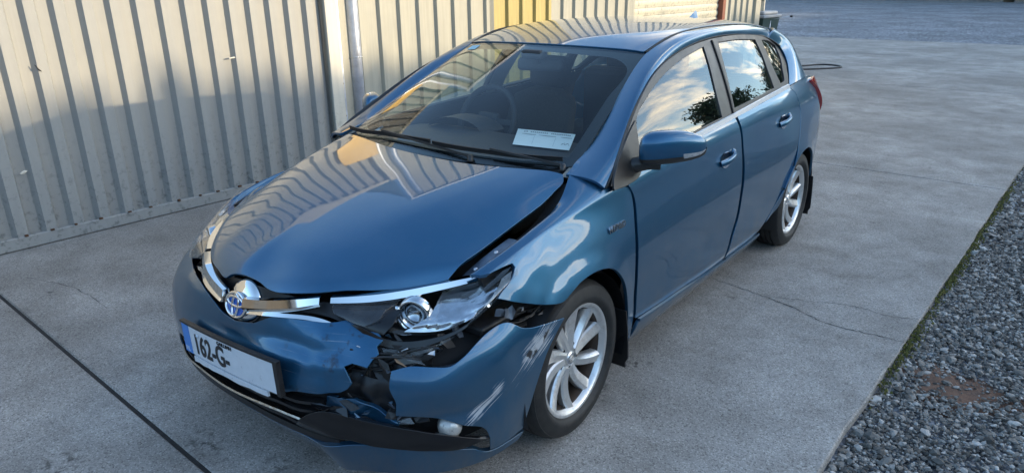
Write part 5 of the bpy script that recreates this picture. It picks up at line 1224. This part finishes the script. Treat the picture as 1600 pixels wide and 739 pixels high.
for (x, y, rz, rx) in ((.752, 2.6, 0, 41), (-.752, 0, 180, 0), (-.752, 2.6, 180, 0)):
    w2 = wh.copy(); col.objects.link(w2); w2.parent = car; w2.location = (x, y, .311); w2.rotation_euler = (R(rx), 0, R(rz))
    for ch in list(wh.children):
        c2 = dup(ch, w2)
        for g in list(ch.children): dup(g, c2)
# wheel housings and mud flaps
for y in (0, 2.6):
    for s in (1, -1):
        V = []; F = []
        for i, t in enumerate(np.linspace(R(-20), R(200), 24)):
            for r_, x in ((.350, .855), (.365, .80), (.365, .56)): V.append((s*x, y+r_*math.cos(t), .312+r_*math.sin(t)))
            if i: b = 3*i; F += [(b-3, b, b+1, b-2), (b-2, b+1, b+2, b-1)]
        V += [(s*.56, y-.365, .15), (s*.56, y+.365, .15), (s*.56, y+.365, .5), (s*.56, y+.2, .66), (s*.56, y-.2, .66), (s*.56, y-.365, .5)]; b = len(V)-6; F.append(tuple(range(b, b+6)))
        obj('wheel_housing', V, F, 'black_plastic', car, True)
        yf = y+.345; P = catmull([(s*.80, yf-.020, .40), (s*.80, yf, .30), (s*.80, yf+.012, .20), (s*.80, yf+.018, .115)], 4)
        V = []; F = []
        for i, p in enumerate(P):
            wd = .068 if i < len(P)-2 else .055
            V += [(p[0]-wd, p[1], p[2]), (p[0]+wd, p[1], p[2]), (p[0]+wd, p[1]+.008, p[2]), (p[0]-wd, p[1]+.008, p[2])]
            if i: b = 4*i; F += [(b-4+k, b+k, b+(k+1) % 4, b-4+(k+1) % 4) for k in range(4)]
        F += [(0, 1, 2, 3), tuple(range(len(V)-4, len(V)))[::-1]]
        V, F = fix(V, F); obj('mud_flap', V, F, 'black_plastic', car, False)
# --- door mirrors
def mirror_unit(s):
    root = bpy.data.objects.new('door_mirror', None); col.objects.link(root); root.parent = car
    secs = []; nn = 28
    data = [(a_, b_, c_+.016, d_*.96, e_*.96) for a_, b_, c_, d_, e_ in ((.838, .470, 1.030, .030, .040), (.845, .468, 1.035, .052, .058), (.865, .470, 1.040, .062, .068), (.905, .492, 1.044, .068, .070), (.950, .525, 1.046, .064, .066), (.990, .562, 1.044, .054, .057), (1.018, .592, 1.040, .040, .043), (1.032, .608, 1.036, .022, .026), (1.036, .612, 1.035, .004, .005))]
    D = np.array(data); xs = D[:, 0]; tt = np.linspace(0, 1, 33); Di = spline_w(np.linspace(0, 1, len(D)), tt)@D
    V = []
    for x, yc, zc, ry, rz_ in Di:
        for k in range(nn):
            a = 2*math.pi*k/nn; c, s_ = math.cos(a), math.sin(a); e = .72
            V.append((s*x, yc+ry*math.copysign(abs(c)**e, c)*(1.15 if c < 0 else .8), zc+rz_*math.copysign(abs(s_)**e, s_)))
    m_ = len(Di)
    def part(name, sel, mat):
        F = [(i*nn+k, (i+1)*nn+k, (i+1)*nn+(k+1) % nn, i*nn+(k+1) % nn) for i in range(m_-1) for k in range(nn) if sel(i, k)]
        us_ = sorted({q for f in F for q in f}); rm = {q: i for i, q in enumerate(us_)}
        vv, ff = fix([V[q] for q in us_], [tuple(rm[q] for q in f) for f in F]); return obj(name, vv, ff, mat, root)
    low = lambda k: 15.5 <= k <= 26.5
    ind = lambda i, k: i >= 20 and 14.5 <= k <= 16.5 
    part('mirror_cap', lambda i, k: not low(k) and not ind(i, k), 'paint'); part('mirror_base', lambda i, k: low(k) and not ind(i, k), 'sail_black'); part('mirror_indicator', ind, 'lens_frost')
    V2, F2 = tube([(s*x, y, z) for x, y, z in catmull([(.775, .44, .972), (.81, .452, .982), (.85, .475, .992), (.90, .50, .990)], 5)], np.linspace(.034, .026, 16), 12); obj('mirror_arm', V2, F2, 'sail_black', root)
simple('lens_frost', (.45, .46, .47), .15, .3, grain=.3, gs=90)
for s in (1, -1): mirror_unit(s)
[o for o in car.children if o.name.startswith('door_mirror')][-1].location = (.045, .07, -.01)
# --- door handles
def handle(u0, v0, dl, dv, parent):
    P = SIDE.P(np.array([u0-dl, u0-dl*.5, u0, u0+dl*.5, u0+dl]), v0+np.array([-dv, -dv*.5, 0, dv*.5, dv])); N = SIDE.N(np.array([u0]), np.array([v0]))[0]
    out = np.array([.006, .028, .034, .030, .008]); P = P+N*out[:, None]
    V, F = sweep(catmull(P, 6), [(-.009, -.013), (.004, -.013), (.008, -.006), (.008, .007), (.003, .013), (-.009, .012)], upv=(0, 0, 1)); o = obj('door_handle', V, F, 'paint', parent); autosmooth(o, 50)
    V = []; F = []; c = SIDE.P(u0-.01, v0-.02)[0]; n_ = 28
    for r_, d_ in ((1.0, .0012), (.8, -.0), (.5, .0)):
        for k in range(n_):
            a = 2*math.pi*k/n_; y = c[1]+.062*r_*math.cos(a); z = c[2]+.040*r_*math.sin(a); V.append((SIDE.P(y, zt_s(y, z))[0][0]+d_+(.0018 if r_ > .9 else .0026 if r_ > .6 else .0022), y, z))
    F = [(j*n_+k, j*n_+(k+1) % n_, (j+1)*n_+(k+1) % n_, (j+1)*n_+k) for j in range(2) for k in range(n_)]+[tuple(range(2*n_, 3*n_))]
    V, F = fix(V, F); obj('handle_recess', V, F, 'bright_trim', parent)
    V, F = lathe([(0, .012), (.018, .010), (.022, 0)], 16, 'x', tuple(SIDE.P(u0+dl*1.05, v0+dv)[0])); obj('handle_lock', V, F, 'paint', parent)
handle(1.335, zt_s(1.335, .838), .085, .06, fdoor[0]); handle(2.20, zt_s(2.2, .892), .085, .06, rdoor[0])
# badge on the wing
c = FEND.P(.255, zt_f(.255, .785))[0]; n_ = FEND.N(np.array([.255]), np.array([zt_f(.255, .785)]))[0]
mtx = Matrix.Translation(c+n_*.004)@Matrix.Rotation(R(90), 4, 'Z')@Matrix.Rotation(R(90), 4, 'X')
text_mesh('wing_badge', 'HYBRID', 'chrome', car, .036, mtx@Matrix.Translation((-.064, -.012, 0)), .95, extrude=.003, bold=.0016)
# --- cabin
cab = bpy.data.objects.new('cabin', None); col.objects.link(cab); cab.parent = car
DASH = Surf(xlines([[(0, .10, .945), (.4, .17, .945), (.66, .30, .945)], [(0, .35, .962), (.4, .40, .962), (.67, .48, .955)], [(0, .62, .965), (.4, .66, .962), (.68, .70, .945)], [(0, .76, .93), (.4, .78, .925), (.69, .80, .90)], [(0, .80, .70), (.4, .82, .70), (.69, .84, .70)]]))
panel('dashboard', DASH, [(-.66, 0), (.66, 0), (.68, 1), (.68, 2), (.69, 3), (.69, 4), (-.69, 4), (-.69, 3), (-.68, 2), (-.68, 1)], 'dash_dark', cab, h=.05)
V = []; F = []
for i, t in enumerate(np.linspace(R(10), R(170), 14)): V += [(-.36+.19*math.cos(t), .66, .945+.075*math.sin(t)), (-.36+.21*math.cos(t), .82, .945+.07*math.sin(t))]
F = [(2*i, 2*i+1, 2*i+3, 2*i+2) for i in range(13)]; obj('instrument_hood', V, F, 'dash_dark', cab)
sw = obj('steering_wheel', *tube([(.185*math.cos(t), .185*math.sin(t), 0) for t in np.linspace(0, 6.283, 40, endpoint=False)], .016, 10, closed=True), 'interior_dark', cab); sw.location = (-.36, .93, .965); sw.rotation_euler = (R(68), 0, 0)
V, F = join(box((0, 0, -.01), (.34, .035, .02), .006), box((0, -.08, -.01), (.05, .16, .02), .006), box((0, -.01, -.01), (.14, .11, .04), .015)); obj('wheel_spokes', V, F, 'interior_dark', sw, False)
def seat(x, y, sc_=1.0):
    r_ = bpy.data.objects.new('seat', None); col.objects.link(r_); r_.parent = cab; r_.location = (x, y, 0)
    V = []; F = []; nn = 20
    for t in np.linspace(0, 1, 14):
        wd = .245*(1-.12*t**2)*(1 if t < .86 else math.sqrt(max(0, 1-((t-.86)/.15)**2))*.97+.03); yy = t*.20; zz = .46+t*.62; dp_ = .075*(1-.35*t)
        for k in range(nn):
            a = 2*math.pi*k/nn; c_, s_ = math.cos(a), math.sin(a); bol = .03*(abs(c_)**4) if s_ < 0 else 0
            V.append((wd*math.copysign(abs(c_)**.6, c_), yy+dp_*math.copysign(abs(s_)**.7, s_)-bol, zz))
    F = [(i*nn+k, (i+1)*nn+k, (i+1)*nn+(k+1) % nn, i*nn+(k+1) % nn) for i in range(13) for k in range(nn)]+[tuple(range(13*nn, 14*nn))]
    V, F = fix(V, F); obj('seat_back', V, F, 'seat_fabric', r_)
    V, F = box((0, .235, 1.165), (.27, .11, .19), .045, seg=3); obj('headrest', V, F, 'seat_fabric', r_)
    for q_ in (-.06, .06): V, F = tube([(q_, .22, 1.03), (q_, .23, 1.12)], .006, 6); obj('headrest_post', V, F, 'zinc', r_)
    V, F = box((0, -.22, .43), (.50, .52, .15), .05, seg=3); obj('seat_base', V, F, 'seat_fabric', r_)
seat(.36, 1.30); seat(-.36, 1.30)
V, F = join(box((0, 2.38, .80), (1.25, .16, .62), .05), box((0, 2.1, .46), (1.25, .5, .16), .05)); obj('rear_seat', V, F, 'seat_fabric', cab, False)
for x in (-.36, 0, .36): V, F = box((x, 2.42, 1.17), (.24, .09, .15), .03); obj('rear_headrest', V, F, 'seat_fabric', cab, False)
panel('headliner', ROOF, [(-.52, .1), (.52, .1), (.52, 3), (.48, 5.6), (-.48, 5.6), (-.52, 3)], 'headliner', cab, off=-.035, h=.1, flange=0)
for s in (1, -1):
    cu_ = Surf([np.c_[l[:, 0], l[:, 1]*s*.96-0*s, l[:, 2], l[:, 3]-.015] for l in CANT.lines], ts=CANT.ts)
    panel('pillar_trim', cu_, [(0, 0), (.35, 0), (1, 0), (1, 1), (.35, 1), (0, 1)], 'pillar_trim', cab, h=.05, flange=0)
    P0 = GH.P([1.40, 1.42, 1.45, 1.50], [.0, 1, 2, 2.8])-np.array([.03, 0, 0]); P1 = GH.P([1.56, 1.57, 1.60, 1.65], [.0, 1, 2, 2.8])-np.array([.03, 0, 0])
    V = [(s*p[0], p[1], p[2]) for p in np.r_[P0, P1]]; obj('centre_pillar_trim', V, [(i, i+1, i+5, i+4) for i in range(3)], 'pillar_trim', cab)
    dpan = Surf([np.c_[l[:, 0], (l[:, 1]-.06)*s, l[:, 2], l[:, 3]] for l in SIDE.lines], ts=SIDE.ts)
    panel('door_trim', dpan, [(.40, .6), (2.4, .6), (2.45, 5), (.40, 5)], 'interior_dark', cab, h=.1, flange=0)
V, F = box((0, 0, 0), (.24, .03, .065), .02, seg=3); rm_ = obj('rear_view_mirror', V, F, 'interior_dark', cab, False); rm_.location = (.0, .93, 1.285); rm_.rotation_euler = (R(-15), 0, R(18))
V, F = tube([(0, .90, 1.345), (0, .92, 1.29)], .01, 8); obj('mirror_stem', V, F, 'interior_dark', cab)
V, F = box((0, .875, 1.34), (.12, .07, .04), .012); obj('sensor_box', V, F, 'interior_dark', cab, False)
for s in (-1, 1): V, F = box((s*.30, 1.12, 1.355), (.32, .14, .012), .005); obj('sun_visor', V, F, 'headliner', cab, False)
# paper lying on the dashboard
pp = thing('paper_sheet', 'white printed paper sheet lying on the dashboard behind the windscreen', 'paper', (0, 0, 0))
C4 = np.array([(.150, .500, .9735), (.432, .545, .9735), (.300, .800, .985), (-.012, .755, .985)])
def pq(a, b, dz=0): p = C4[0]*(1-a)*(1-b)+C4[1]*a*(1-b)+C4[2]*a*b+C4[3]*(1-a)*b; return (p[0], p[1], p[2]+dz)
def prect(a0, a1, b0, b1, dz): return [pq(a0, b0, dz), pq(a1, b0, dz), pq(a1, b1, dz), pq(a0, b1, dz)]
V = prect(0, 1, 0, 1, 0)+prect(0, 1, 0, 1, .0012); V, F = fix(V, [(0, 1, 2, 3), (4, 5, 6, 7), (0, 1, 5, 4), (1, 2, 6, 5), (2, 3, 7, 6), (3, 0, 4, 7)]); obj('sheet', V, F, 'paper_white', pp, False)
V = []; F = []
def pr(a0, a1, b0, b1): 
    b = len(V); V.extend(prect(a0, a1, b0, b1, .0018)); F.append((b, b+1, b+2, b+3))
for (a0, a1, y_) in ((.10, .35, .70), (.40, .70, .70), (.78, .97, .70)):
    for k in range(8): t = k/8; pr(a0+(a1-a0)*t, a0+(a1-a0)*(t+.125), y_-.02*math.sin(t*3.1), y_-.02*math.sin(t*3.1)+.018+.018*math.sin(t*3.1))
for k in range(9): pr(.24+k*.035, .262+k*.035, .84, .90)
for k in range(11): pr(.60+k*.031, .622+k*.031, .84, .90)
for k in range(7): pr(.83+.02*k-.01*(k % 2), .85+.02*k, .26+.04*(k % 3), .29+.04*(k % 3))
for t in np.linspace(0, 6.283, 12): pr(.155+.03*math.cos(t)-.006, .155+.03*math.cos(t)+.006, .86+.05*math.sin(t)-.012, .86+.05*math.sin(t)+.012)
obj('printing', V, F, 'print_grey', pp, False)
V = []; F = []
pr(.33, .335, .12, .64); pr(.70, .705, .12, .64); obj('ruled_lines', V, F, 'paper_line', pp, False)
